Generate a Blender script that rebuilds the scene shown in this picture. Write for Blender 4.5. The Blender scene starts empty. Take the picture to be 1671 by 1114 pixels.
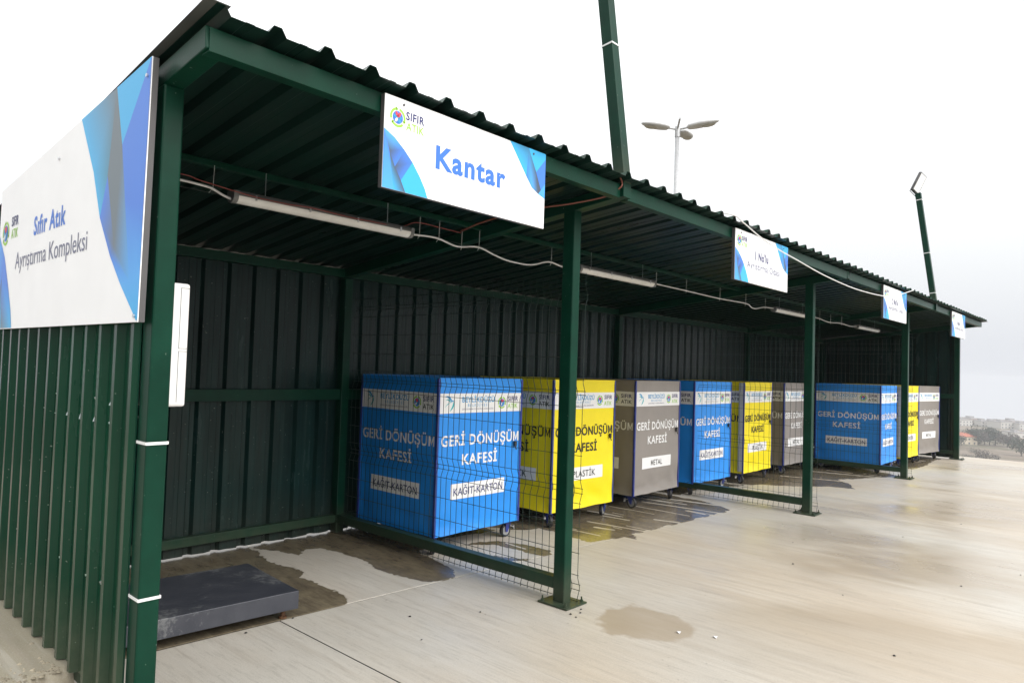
import bpy, math, random
import numpy as np
from mathutils import Vector, Matrix, noise as mn
random.seed(7); np.random.seed(7)
R = math.radians
sc = bpy.context.scene
C = sc.collection

# ------------------------------------------------------------------ camera
cam_d = bpy.data.cameras.new('camera'); cam = bpy.data.objects.new('camera', cam_d); C.objects.link(cam)
CX, CY, CZ = -1.1387, -3.043, 1.65
yaw, pit, rol = 0.8317, 0.0369, -0.0321
fw = Vector((math.sin(yaw)*math.cos(pit), math.cos(yaw)*math.cos(pit), math.sin(pit)))
rt = Vector((math.cos(yaw), -math.sin(yaw), 0)); up = rt.cross(fw)
r2 = math.cos(rol)*rt - math.sin(rol)*up; u2 = math.cos(rol)*up + math.sin(rol)*rt
m = Matrix((r2, u2, -fw)).transposed().to_4x4(); m.translation = (CX, CY, CZ)
cam.matrix_world = m
cam_d.sensor_width = 36; cam_d.lens = 1147.56/1671*36
cam_d.clip_start = 0.05; cam_d.clip_end = 6000
sc.camera = cam
# ------------------------------------------------------------------ sky, sun, exposure
w = bpy.data.worlds.new('World'); sc.world = w; w.use_nodes = True
nt = w.node_tree; N = nt.nodes; L = nt.links; N.clear()
SUN_EL, SUN_AZ = 36, 176          # azimuth measured clockwise from +Y
out = N.new('ShaderNodeOutputWorld'); bg = N.new('ShaderNodeBackground')
sky = N.new('ShaderNodeTexSky'); sky.sky_type = 'NISHITA'; sky.sun_disc = False
sky.sun_elevation = R(SUN_EL); sky.sun_rotation = R(SUN_AZ); sky.dust_density = 6; sky.air_density = 1.5
geo = N.new('ShaderNodeTexCoord'); sep = N.new('ShaderNodeSeparateXYZ')
L.new(geo.outputs['Generated'], sep.inputs[0])
ramp = N.new('ShaderNodeValToRGB'); cr = ramp.color_ramp       # overcast: horizon paler than zenith
cr.elements[0].position = 0.0; cr.elements[0].color = (.335, .345, .37, 1)
cr.elements[1].position = 1.0; cr.elements[1].color = (.78, .785, .79, 1)
for pos, c in ((.05, (.355, .365, .385, 1)), (.14, (.415, .425, .435, 1)), (.30, (.55, .555, .56, 1))):
    e = cr.elements.new(pos); e.color = c
L.new(sep.outputs['Z'], ramp.inputs[0])
mul = N.new('ShaderNodeVectorMath'); mul.operation = 'SCALE'; mul.inputs['Scale'].default_value = 24.0
L.new(ramp.outputs[0], mul.inputs[0])
mx = N.new('ShaderNodeMix'); mx.data_type = 'RGBA'; mx.inputs[0].default_value = 0.93
L.new(sky.outputs[0], mx.inputs[6]); L.new(mul.outputs[0], mx.inputs[7])
L.new(mx.outputs[2], bg.inputs[0]); bg.inputs[1].default_value = 0.10
L.new(bg.outputs[0], out.inputs[0])
sl = bpy.data.lights.new('sun', 'SUN'); sl.energy = 3.0; sl.angle = R(42); sl.color = (1, .98, .955)
so = bpy.data.objects.new('sun', sl); C.objects.link(so)
az, el = R(SUN_AZ), R(SUN_EL)
sd = Vector((math.sin(az)*math.cos(el), math.cos(az)*math.cos(el), math.sin(el)))
so.rotation_euler = sd.to_track_quat('Z', 'Y').to_euler(); so.location = (0, -10, 20)
sc.view_settings.view_transform = 'Standard'; sc.view_settings.look = 'None'
sc.view_settings.exposure = 0; sc.view_settings.gamma = 1; sc.view_settings.use_curve_mapping = False
sc.render.engine = 'CYCLES'
cy = sc.cycles; cy.use_denoising = True; cy.max_bounces = 6; cy.diffuse_bounces = 4; cy.volume_bounces = 3
cy.caustics_reflective = False; cy.caustics_refractive = False; cy.sample_clamp_indirect = 4
sc.render.resolution_x = 1024; sc.render.resolution_y = 682

# ------------------------------------------------------------------ materials
def mat(name, col, rough=.5, metal=0, spec=.5, var=0, vscale=3, bump=0, bscale=60, col2=None, stretch=None, coat=0, rvar=0):
    m = bpy.data.materials.new(name); m.use_nodes = True
    t = m.node_tree; n = t.nodes; l = t.links; b = n['Principled BSDF']
    b.inputs['Base Color'].default_value = (*col, 1); b.inputs['Roughness'].default_value = rough
    b.inputs['Metallic'].default_value = metal; b.inputs['Specular IOR Level'].default_value = spec
    if coat: b.inputs['Coat Weight'].default_value = coat; b.inputs['Coat Roughness'].default_value = .15
    if var or bump or col2 or rvar:
        tc = n.new('ShaderNodeTexCoord'); mp = n.new('ShaderNodeMapping')
        if stretch: mp.inputs['Scale'].default_value = stretch
        l.new(tc.outputs['Object'], mp.inputs[0])
        nz = n.new('ShaderNodeTexNoise'); nz.inputs['Scale'].default_value = vscale; nz.inputs['Detail'].default_value = 6
        nz.inputs['Roughness'].default_value = .6
        l.new(mp.outputs[0], nz.inputs[0])
        if var or col2:
            c2 = col2 if col2 else tuple(min(1, c*(1+var)) for c in col)
            c1 = col if col2 else tuple(c*(1-var) for c in col)
            r = n.new('ShaderNodeValToRGB'); r.color_ramp.elements[0].position = .35; r.color_ramp.elements[1].position = .68
            r.color_ramp.elements[0].color = (*c1, 1); r.color_ramp.elements[1].color = (*c2, 1)
            l.new(nz.outputs[0], r.inputs[0]); l.new(r.outputs[0], b.inputs['Base Color'])
        if rvar:
            mr = n.new('ShaderNodeMapRange'); mr.inputs[3].default_value = max(.02, rough-rvar); mr.inputs[4].default_value = rough+rvar
            l.new(nz.outputs[0], mr.inputs[0]); l.new(mr.outputs[0], b.inputs['Roughness'])
        if bump:
            nb = n.new('ShaderNodeTexNoise'); nb.inputs['Scale'].default_value = bscale; nb.inputs['Detail'].default_value = 3
            l.new(mp.outputs[0], nb.inputs[0])
            bp = n.new('ShaderNodeBump'); bp.inputs['Strength'].default_value = bump; bp.inputs['Distance'].default_value = .004
            l.new(nb.outputs[0], bp.inputs['Height']); l.new(bp.outputs[0], b.inputs['Normal'])
    return m

M = {}
M['paint'] = mat('green_gloss_paint', (.0022, .034, .0195), .34, spec=.15, var=.18, vscale=5, bump=.12, bscale=90, rvar=.08)
M['sheet'] = mat('green_coated_sheet', (.0024, .038, .019), .25, spec=.24, var=.22, vscale=1.6, stretch=(1, 1, .25), bump=.06, bscale=8, rvar=.09)
M['sheet_in'] = mat('sheet_inner_coat', (.0060, .0225, .0205), .25, spec=.22, var=.3, vscale=4, stretch=(2.5, 1, .3), bump=.10, bscale=6, rvar=.08)
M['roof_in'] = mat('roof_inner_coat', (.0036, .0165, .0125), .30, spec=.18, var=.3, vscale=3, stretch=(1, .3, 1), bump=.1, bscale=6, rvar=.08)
M['flash'] = mat('grey_flashing_backing', (.075, .08, .078), .4, var=.15, vscale=4)
M['steel'] = mat('galvanised_steel', (.55, .56, .57), .45, metal=.3, var=.12, vscale=20, rvar=.1)
M['lampshell'] = mat('street_lamp_shell', (.72, .73, .74), .45, var=.08)
M['lampglass'] = mat('street_lamp_glass', (.55, .54, .48), .12, spec=.7)
M['white'] = mat('white_plastic', (.74, .74, .74), .38, var=.04, vscale=6)
M['tie'] = mat('white_nylon_tie', (.8, .8, .8), .4)
M['seam'] = mat('dark_rubber_seam', (.03, .03, .03), .7)
M['black'] = mat('black_plastic', (.02, .02, .02), .5)
M['rubber'] = mat('black_rubber', (.018, .018, .02), .6, var=.4, vscale=30)
M['bluesteel'] = mat('blue_painted_steel', (.018, .035, .22), .35, var=.2, vscale=12)
M['hub'] = mat('grey_wheel_hub', (.35, .36, .37), .35, metal=.5, var=.2, vscale=40)
M['galv'] = mat('bright_zinc', (.6, .61, .63), .3, metal=.8)
M['cloth_blue'] = mat('blue_tarpaulin', (.012, .25, .76), .42, var=.06, vscale=3, bump=.25, bscale=220)
M['cloth_yellow'] = mat('yellow_tarpaulin', (.85, .70, .006), .42, var=.05, vscale=3, bump=.25, bscale=220)
M['cloth_grey'] = mat('grey_tarpaulin', (.255, .232, .212), .42, var=.06, vscale=3, bump=.25, bscale=220)
M['cloth_back'] = mat('tarpaulin_reverse', (.5, .5, .51), .5, var=.1)
M['ink_white'] = mat('white_print', (.80, .80, .80), .45, var=.03)
M['ink_black'] = mat('black_print', (.015, .014, .013), .45)
M['ink_navy'] = mat('navy_print', (.02, .025, .14), .45)
M['ink_blue'] = mat('blue_print', (.04, .17, .64), .45)
M['ink_cyan'] = mat('cyan_print', (.04, .30, .58), .45)
M['ink_teal'] = mat('teal_print', (.03, .42, .45), .45)
M['ink_green'] = mat('green_print', (.30, .58, .05), .45)
M['ink_red'] = mat('red_print', (.72, .06, .10), .45)
M['ink_grey'] = mat('grey_print', (.16, .17, .26), .45)
M['signboard'] = mat('white_sign_board', (.89, .90, .92), .45, var=.02, vscale=4)
M['signframe'] = mat('grey_sign_frame', (.08, .078, .08), .45, var=.1)
M['platform'] = mat('scale_dark_paint', (.035, .038, .050), .42, col2=(.050, .053, .065), vscale=7, bump=.3, bscale=40, rvar=.12)
M['rust'] = mat('rusty_steel', (.10, .045, .018), .8, var=.5, vscale=30)
M['lightbody'] = mat('light_fitting_body', (.16, .165, .165), .5, var=.1)
M['diffuser'] = mat('light_diffuser', (.80, .80, .78), .25, var=.06, vscale=10)
M['cable_red'] = mat('red_cable', (.28, .05, .04), .5)
M['cable_copper'] = mat('copper_brown_cable', (.22, .07, .045), .45)
M['cable_white'] = mat('white_cable', (.74, .74, .74), .45)
M['wire'] = mat('dark_green_wire', (.010, .028, .022), .3, spec=.5)
M['stone'] = mat('rubble', (.30, .26, .19), .85, var=.4, vscale=9)

def attr_mat(name, attr, rough):
    m = bpy.data.materials.new(name); m.use_nodes = True
    n = m.node_tree.nodes; a = n.new('ShaderNodeVertexColor'); a.layer_name = attr
    m.node_tree.links.new(a.outputs[0], n['Principled BSDF'].inputs['Base Color'])
    n['Principled BSDF'].inputs['Roughness'].default_value = rough
    return m
M['print'] = attr_mat('printed_artwork', 'ink', .42)

# scratches on the scale platform
def platform_scuff():
    t = M['platform'].node_tree; n = t.nodes; l = t.links; b = n['Principled BSDF']
    src = b.inputs['Base Color'].links[0].from_socket
    tc = n.new('ShaderNodeTexCoord'); a = n.new('ShaderNodeTexNoise'); a.inputs['Scale'].default_value = 34; a.inputs['Detail'].default_value = 8
    a.inputs['Roughness'].default_value = .75
    c = n.new('ShaderNodeTexNoise'); c.inputs['Scale'].default_value = 3.2; c.inputs['Detail'].default_value = 2
    l.new(tc.outputs['Object'], a.inputs[0]); l.new(tc.outputs['Object'], c.inputs[0])
    mm = n.new('ShaderNodeMath'); mm.operation = 'MULTIPLY'; l.new(a.outputs[0], mm.inputs[0]); l.new(c.outputs[0], mm.inputs[1])
    r = n.new('ShaderNodeValToRGB'); r.color_ramp.elements[0].position = .30; r.color_ramp.elements[1].position = .385
    l.new(mm.outputs[0], r.inputs[0])
    x = n.new('ShaderNodeMix'); x.data_type = 'RGBA'; x.inputs[7].default_value = (.14, .145, .15, 1)
    l.new(r.outputs[0], x.inputs[0]); l.new(src, x.inputs[6]); l.new(x.outputs[2], b.inputs['Base Color'])
platform_scuff()
def grime(m, z0, z1, dirt, amt):
    """mud splash near the ground plus sparse pale scuffs on painted metal"""
    t = m.node_tree; n = t.nodes; l = t.links; b = n['Principled BSDF']; src = b.inputs['Base Color'].links[0].from_socket
    tc = n.new('ShaderNodeTexCoord'); sp = n.new('ShaderNodeSeparateXYZ'); l.new(tc.outputs['Object'], sp.inputs[0])
    mr = n.new('ShaderNodeMapRange'); mr.inputs[1].default_value = z0; mr.inputs[2].default_value = z1; mr.inputs[3].default_value = 1; mr.inputs[4].default_value = 0
    l.new(sp.outputs['Z'], mr.inputs[0])
    nz = n.new('ShaderNodeTexNoise'); nz.inputs['Scale'].default_value = 9; nz.inputs['Detail'].default_value = 7; nz.inputs['Roughness'].default_value = .7; l.new(tc.outputs['Object'], nz.inputs[0])
    mu = n.new('ShaderNodeMath'); mu.operation = 'MULTIPLY'; l.new(mr.outputs[0], mu.inputs[0]); l.new(nz.outputs[0], mu.inputs[1])
    m2 = n.new('ShaderNodeMath'); m2.operation = 'MULTIPLY'; m2.inputs[1].default_value = amt; l.new(mu.outputs[0], m2.inputs[0])
    x = n.new('ShaderNodeMix'); x.data_type = 'RGBA'; x.inputs[7].default_value = (*dirt, 1); l.new(m2.outputs[0], x.inputs[0]); l.new(src, x.inputs[6])
    sc_ = n.new('ShaderNodeTexNoise'); sc_.inputs['Scale'].default_value = 55; sc_.inputs['Detail'].default_value = 2; l.new(tc.outputs['Object'], sc_.inputs[0])
    r = n.new('ShaderNodeMapRange'); r.inputs[1].default_value = .735; r.inputs[2].default_value = .76; r.inputs[3].default_value = 0; r.inputs[4].default_value = .55; l.new(sc_.outputs[0], r.inputs[0])
    y = n.new('ShaderNodeMix'); y.data_type = 'RGBA'; y.inputs[7].default_value = (.22, .27, .23, 1); l.new(r.outputs[0], y.inputs[0]); l.new(x.outputs[2], y.inputs[6]); l.new(y.outputs[2], b.inputs['Base Color'])
grime(M['paint'], .0, .30, (.16, .13, .09), .55); grime(M['sheet'], .12, .55, (.15, .14, .10), .7); grime(M['sheet_in'], 0, .5, (.07, .06, .045), .5)

def concrete(name, base, base2, wet):
    """broom finished concrete; 'wet' is a point attribute 0..1 of soaked areas, 'damp' a faint one"""
    m = bpy.data.materials.new(name); m.use_nodes = True
    t = m.node_tree; n = t.nodes; l = t.links; b = n['Principled BSDF']
    tc = n.new('ShaderNodeTexCoord')
    def nz(scale, st, det=5, ro=.55):
        mp = n.new('ShaderNodeMapping'); mp.inputs['Scale'].default_value = st; mp.inputs['Rotation'].default_value = (0, 0, R(3))
        l.new(tc.outputs['Object'], mp.inputs[0])
        q = n.new('ShaderNodeTexNoise'); q.inputs['Scale'].default_value = scale; q.inputs['Detail'].default_value = det
        q.inputs['Roughness'].default_value = ro; l.new(mp.outputs[0], q.inputs[0]); return q.outputs[0]
    def mr(s, a, bb, c, d):
        q = n.new('ShaderNodeMapRange'); q.inputs[1].default_value = a; q.inputs[2].default_value = bb
        q.inputs[3].default_value = c; q.inputs[4].default_value = d; l.new(s, q.inputs[0]); return q.outputs[0]
    def mix(f, a, bb):
        q = n.new('ShaderNodeMix'); q.data_type = 'RGBA'
        for i, v in ((0, f), (6, a), (7, bb)):
            if hasattr(v, 'links') or hasattr(v, 'is_linked'): l.new(v, q.inputs[i])
            else: q.inputs[i].default_value = v if i == 0 else (*v, 1)
        return q.outputs[2]
    def math_(op, a, bb):
        q = n.new('ShaderNodeMath'); q.operation = op
        for i, v in ((0, a), (1, bb)):
            if hasattr(v, 'is_linked'): l.new(v, q.inputs[i])
            else: q.inputs[i].default_value = v
        return q.outputs[0]
    big = nz(.55, (1, .35, 1), 4); streak = nz(7, (1, .06, 1), 4, .7); fine = nz(42, (1, .09, 1), 4, .75)
    speck = nz(90, (1, 1, 1), 2); med = nz(2.4, (1, .5, 1), 6, .65); warm = nz(.33, (1, .8, 1), 3)
    col = mix(mr(warm, .40, .62, 0, 1), base, base2)
    col = mix(mr(big, .35, .65, 0, .35), col, tuple(c*.84 for c in base))
    col = mix(mr(streak, .42, .62, 0, .16), col, tuple(min(1, c*1.32) for c in base))
    col = mix(mr(streak, .36, .44, .15, 0), col, tuple(c*.62 for c in base2))
    col = mix(mr(med, .50, .70, 0, .28), col, (.42, .35, .26))
    col = mix(mr(fine, .50, .66, 0, .34), col, (.27, .25, .21))
    col = mix(mr(speck, .66, .74, 0, .25), col, (.10, .09, .08))
    grain = nz(170, (1, .5, 1), 2, .8); band = nz(19, (1, .03, 1), 3, .6); pit = nz(26, (1, 1, 1), 3, .5)
    col = mix(mr(grain, .50, .72, 0, .30), col, (.30, .27, .23))
    col = mix(mr(grain, .50, .30, 0, .22), col, (.66, .64, .60))
    col = mix(mr(band, .55, .63, 0, .22), col, (.64, .61, .55))
    col = mix(mr(band, .43, .36, 0, .24), col, (.36, .31, .25))
    col = mix(mr(pit, .70, .73, 0, .5), col, (.20, .17, .13))
    rough = mr(med, .3, .7, .34, .62)
    if wet:
        a = n.new('ShaderNodeAttribute'); a.attribute_name = 'wet'
        d = n.new('ShaderNodeAttribute'); d.attribute_name = 'damp'
        wetv = mr(a.outputs['Fac'], .25, .75, 0, .96)
        wn = nz(9, (1, .4, 1), 6, .75); wc = mix(mr(wn, .38, .62, 0, 1), (.105, .082, .054), (.205, .168, .108)); wc = mix(mr(fine, .45, .65, 0, .35), wc, (.075, .060, .042))
        col = mix(math_('MULTIPLY', d.outputs['Fac'], .82), col, (.355, .285, .200))
        col = mix(wetv, col, wc)
        rr = n.new('ShaderNodeMix'); rr.data_type = 'FLOAT'
        l.new(wetv, rr.inputs[0]); l.new(rough, rr.inputs[2]); rr.inputs[3].default_value = .21
        rough = rr.outputs[0]
        sh = n.new('ShaderNodeAttribute'); sh.attribute_name = 'sheen'
        r3 = n.new('ShaderNodeMix'); r3.data_type = 'FLOAT'
        l.new(sh.outputs['Fac'], r3.inputs[0]); l.new(rough, r3.inputs[2]); r3.inputs[3].default_value = .15
        rough = r3.outputs[0]
    l.new(col, b.inputs['Base Color']); l.new(rough, b.inputs['Roughness'])
    bp = n.new('ShaderNodeBump'); bp.inputs['Distance'].default_value = .003
    hs = math_('ADD', math_('MULTIPLY', fine, .7), math_('MULTIPLY', speck, .4))
    l.new(hs, bp.inputs['Height'])
    if wet:
        st = n.new('ShaderNodeMix'); st.data_type = 'FLOAT'; l.new(wetv, st.inputs[0]); st.inputs[2].default_value = .28; st.inputs[3].default_value = .16
        l.new(st.outputs[0], bp.inputs['Strength'])
    else: bp.inputs['Strength'].default_value = .4
    l.new(bp.outputs[0], b.inputs['Normal'])
    return m
M['floor'] = concrete('broomed_concrete', (.54, .510, .452), (.53, .450, .350), True)
M['outer'] = concrete('outer_concrete', (.31, .275, .20), (.24, .195, .125), False)

# ------------------------------------------------------------------ mesh helpers
class MB:
    def __init__(s): s.v = []; s.f = []; s.m = []; s.c = []
    def add(s, vs, fs, mi=0, cols=None):
        o = len(s.v); s.v += [tuple(x) for x in vs]
        for f in fs: s.f.append(tuple(o+i for i in f)); s.m.append(mi); s.c.append(cols)
        return o
    def box(s, a, b, mi=0, rot=None, org=None):
        (x0, y0, z0), (x1, y1, z1) = a, b
        vs = [(x0, y0, z0), (x1, y0, z0), (x1, y1, z0), (x0, y1, z0), (x0, y0, z1), (x1, y0, z1), (x1, y1, z1), (x0, y1, z1)]
        if rot is not None: vs = [rot @ Vector(v) + Vector(org or (0, 0, 0)) for v in vs]
        s.add(vs, [(0, 3, 2, 1), (4, 5, 6, 7), (0, 1, 5, 4), (1, 2, 6, 5), (2, 3, 7, 6), (3, 0, 4, 7)], mi)
        return s
    def bar(s, p, q, w, h, mi=0, upv=(0, 0, 1)):
        p, q = Vector(p), Vector(q); d = (q-p).normalized(); sx = d.cross(Vector(upv)).normalized(); uy = sx.cross(d)
        vs = []
        for c in (p, q):
            for a, b in ((-1, -1), (1, -1), (1, 1), (-1, 1)): vs.append(c+sx*a*w/2+uy*b*h/2)
        s.add(vs, [(0, 1, 2, 3), (7, 6, 5, 4), (0, 4, 5, 1), (1, 5, 6, 2), (2, 6, 7, 3), (3, 7, 4, 0)], mi); return s
    def tube(s, pts, r, n=6, mi=0, cap=True):
        pts = [Vector(p) for p in pts]; rings = []; ref = None
        for i, p in enumerate(pts):
            d = (pts[min(i+1, len(pts)-1)]-pts[max(i-1, 0)]).normalized()
            if ref is None:
                ref = d.orthogonal().normalized()
            ref = (ref-d*ref.dot(d)).normalized(); bn = d.cross(ref)
            rr = r[i] if isinstance(r, (list, tuple)) else r
            rings.append([p+(ref*math.cos(2*math.pi*k/n)+bn*math.sin(2*math.pi*k/n))*rr for k in range(n)])
        vs = [v for g in rings for v in g]; fs = []
        for i in range(len(pts)-1):
            for k in range(n):
                a = i*n+k; b = i*n+(k+1) % n; fs.append((a, b, b+n, a+n))
        if cap: fs.append(tuple(range(n-1, -1, -1))); fs.append(tuple(range((len(pts)-1)*n, len(pts)*n)))
        s.add(vs, fs, mi); return s
    def cyl(s, p, q, r, n=16, mi=0): return s.tube([p, q], r, n, mi)
    def build(s, name, mats, parent=None, smooth=False, bevel=0):
        me = bpy.data.meshes.new(name); me.from_pydata(s.v, [], s.f)
        if not isinstance(mats, (list, tuple)): mats = [mats]
        for q in mats: me.materials.append(q)
        if len(mats) > 1: me.polygons.foreach_set('material_index', s.m)
        if any(c is not None for c in s.c):
            a = me.color_attributes.new('ink', 'FLOAT_COLOR', 'CORNER'); k = 0
            for f, c in zip(s.f, s.c):
                for i in range(len(f)):
                    cc = (c[i] if isinstance(c[0], (tuple, list)) else c) if c else (1, 1, 1); a.data[k].color = (*cc[:3], 1); k += 1
        if smooth: me.polygons.foreach_set('use_smooth', [True]*len(me.polygons))
        me.update()
        o = bpy.data.objects.new(name, me); C.objects.link(o)
        if parent: o.parent = parent
        if bevel:
            bv = o.modifiers.new('bevel', 'BEVEL'); bv.width = bevel; bv.segments = 2; bv.limit_method = 'ANGLE'
        return o

def thing(name, label, cat, loc=(0, 0, 0), rz=0, group=None):
    o = bpy.data.objects.new(name, None); C.objects.link(o); o.location = loc; o.rotation_euler = (0, 0, rz)
    o.empty_display_size = .1
    o['label'] = label; o['category'] = cat
    if group: o['group'] = group
    return o
def tag(o, label, cat, group=None):
    o['label'] = label; o['category'] = cat
    if group: o['group'] = group
    return o
def struct(o, k='structure'): o['kind'] = k; return o
KIDS = {}
def copy_tree(o, label=None, parent=None):
    c = o.copy(); C.objects.link(c)
    if parent: c.parent = parent
    if label: c['label'] = label
    for ch in [x for x in o.children]: copy_tree(ch, None, c)
    return c

# ------------------------------------------------------------------ lettering
TXT = {}
def raw_text(s, bold):
    cu = bpy.data.curves.new('t', 'FONT'); cu.body = s; cu.resolution_u = 3; cu.offset = bold; cu.fill_mode = 'FRONT'
    ob = bpy.data.objects.new('t', cu); C.objects.link(ob)
    dg = bpy.context.evaluated_depsgraph_get(); dg.update()
    me = ob.evaluated_get(dg).to_mesh()
    vs = [(v.co.x, v.co.y) for v in me.vertices]; fs = [tuple(p.vertices) for p in me.polygons]
    bpy.data.objects.remove(ob); bpy.data.curves.remove(cu)
    return vs, fs
def width(s):
    vs = raw_text(s, 0)[0]; return max(v[0] for v in vs)-min(v[0] for v in vs)
def char(c, bold):
    """one glyph with its left bearing at 0, and its advance"""
    k = (c, bold)
    if k not in TXT:
        if 'HH' not in TXT: TXT['HH'] = width('HH'); TXT['cap'] = max(y for x, y in raw_text('H', 0)[0])
        adv = width('H'+c+'H')-TXT['HH']
        if c == 'M' and bold:
            H = TXT['cap']; W = H*.86; t = .088+2*bold*.9; x = .06
            P = [(0, 0), (t, 0), (t, .62*H), (W/2, .04*H), (W-t, .62*H), (W-t, 0), (W, 0), (W, H), (W-t*1.08, H), (W/2, .34*H), (t*1.08, H), (0, H)]
            TXT[k] = ([(a+x, b_) for a, b_ in P], [(0, 1, 2, 10, 11), (2, 3, 9, 10), (3, 4, 8, 9), (4, 5, 6, 7, 8)], W+.12)
        elif c == 'ş':
            vs, fs = raw_text('s', bold); adv = width('HsH')-TXT['HH']; xm = (min(v[0] for v in vs)+max(v[0] for v in vs))/2; o = len(vs)
            vs = vs+[(xm-.02, -.03-bold), (xm+.03, -.03-bold), (xm+.06, -.09), (xm+.05, -.15), (xm-.01, -.18), (xm-.07, -.17), (xm-.07, -.135), (xm-.01, -.14), (xm+.01, -.11), (xm-.01, -.085)]
            TXT[k] = (vs, fs+[(o+i, o+(i+1), o+8, o+9) for i in (0,)]+[(o+1, o+2, o+8), (o+2, o+3, o+7, o+8), (o+3, o+4, o+7), (o+4, o+5, o+6, o+7)], adv)
        elif c == ' ': TXT[k] = ([], [], adv)
        else:
            vs, fs = raw_text(c, bold); TXT[k] = (vs, fs, adv)
    return TXT[k]
def glyphs(s, bold):
    V = []; F = []; x = 0
    for c in s:
        vs, fs, adv = char(c, bold); o = len(V); V += [(a+x, b_) for a, b_ in vs]; F += [tuple(o+i for i in f) for f in fs]; x += adv+bold*1.9
    return V, F
CAP = None
def letter(mb, s, x0, x1, base, cap, place, bold=.0, mi=0, slant=0):
    """write s between x0..x1 on the baseline with the given capital height; place(x,z)->3D"""
    global CAP
    if CAP is None: CAP = max(y for x, y in glyphs('H', 0)[0])
    vs, fs = glyphs(s, bold)
    a = min(v[0] for v in vs); b = max(v[0] for v in vs)
    P = [place(x0+(v[0]-a)/(b-a)*(x1-x0)+slant*v[1]*cap/CAP, base+v[1]*cap/CAP) for v in vs]
    mb.add(P, fs, mi)

def disc(cx, cz, rx, rz, n=20, a0=0, a1=360):
    return [(cx+rx*math.cos(R(a0+(a1-a0)*i/n)), cz+rz*math.sin(R(a0+(a1-a0)*i/n))) for i in range(n+(0 if a1-a0 >= 360 else 1))]
def poly(mb, pts, place, mi=0): mb.add([place(*p) for p in pts], [tuple(range(len(pts)))], mi)
def ring(mb, cx, cz, ro, ri, place, a0, a1, mi, n=14, sx=1):
    A = disc(cx, cz, ro*sx, ro, n, a0, a1-.001); B = disc(cx, cz, ri*sx, ri, n, a0, a1-.001)
    for i in range(n): poly(mb, [A[i], A[i+1], B[i+1], B[i]], place, mi)

def waste_logo(mb, cx, cz, r, place, place2):
    """round recycling mark: green ring of three arrows round a blue disc with coloured petals. mats: 0 green 1 navy-blue 2 red 3 cyan 4 white"""
    for k in range(3):
        a = 100+120*k
        ring(mb, cx, cz, r, r*.76, place, a, a+98, 0, 8)
        am = R(a-12); tip = (cx+r*.88*math.cos(am), cz+r*.88*math.sin(am))
        b1 = (cx+r*1.13*math.cos(R(a+5)), cz+r*1.13*math.sin(R(a+5))); b2 = (cx+r*.64*math.cos(R(a+5)), cz+r*.64*math.sin(R(a+5)))
        poly(mb, [tip, b2, b1][::-1], place, 0)
    poly(mb, disc(cx, cz, r*.66, r*.66), place, 1)
    for ang, mi, l in ((60, 2, .36), (115, 2, .34), (170, 3, .30), (235, 4, .30), (300, 3, .36), (0, 3, .26)):
        c = (cx+r*.33*math.cos(R(ang)), cz+r*.33*math.sin(R(ang))); pts = []
        for i in range(10):
            t = 2*math.pi*i/10; u = r*l*.9*math.cos(t); v = r*l*.5*math.sin(t)
            pts.append((c[0]+u*math.cos(R(ang))-v*math.sin(R(ang)), c[1]+u*math.sin(R(ang))+v*math.cos(R(ang))))
        poly(mb, pts, place2, mi)
LOGO_M = [M['ink_green'], M['ink_blue'], M['ink_red'], M['ink_cyan'], M['ink_white']]

def swoosh(mb, pts, ws, place, mi):
    P = [Vector((a, b)) for a, b in pts]; A = []; B = []
    for i, p in enumerate(P):
        d = (P[min(i+1, len(P)-1)]-P[max(0, i-1)]).normalized(); nn = Vector((-d.y, d.x)); A.append(p+nn*ws[i]); B.append(p-nn*ws[i])
    for i in range(len(P)-1): poly(mb, [A[i], B[i], B[i+1], A[i+1]], place, mi)
def town_logo(mb, x, z, s, place):
    """leaping bird-like figure of blue and teal strokes, about s wide"""
    q = lambda L: [(x+a*s, z+b*s) for a, b in L]
    swoosh(mb, q([(.02, .98), (.25, 1.0), (.48, .92), (.66, .75), (.72, .55)]), [.01*s, .06*s, .09*s, .08*s, .02*s], place, 0)
    swoosh(mb, q([(.08, .70), (.28, .78), (.50, .70), (.62, .52)]), [.005*s, .04*s, .06*s, .02*s], place, 1)
    swoosh(mb, q([(.95, .62), (.92, .35), (.78, .10), (.55, -.12)]), [.02*s, .08*s, .07*s, .008*s], place, 1)
    swoosh(mb, q([(.70, .62), (.86, .68), (1.0, .60)]), [.03*s, .06*s, .01*s], place, 0)
    swoosh(mb, q([(.05, .20), (.28, .42), (.52, .52)]), [.006*s, .03*s, .02*s], place, 1)

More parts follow.
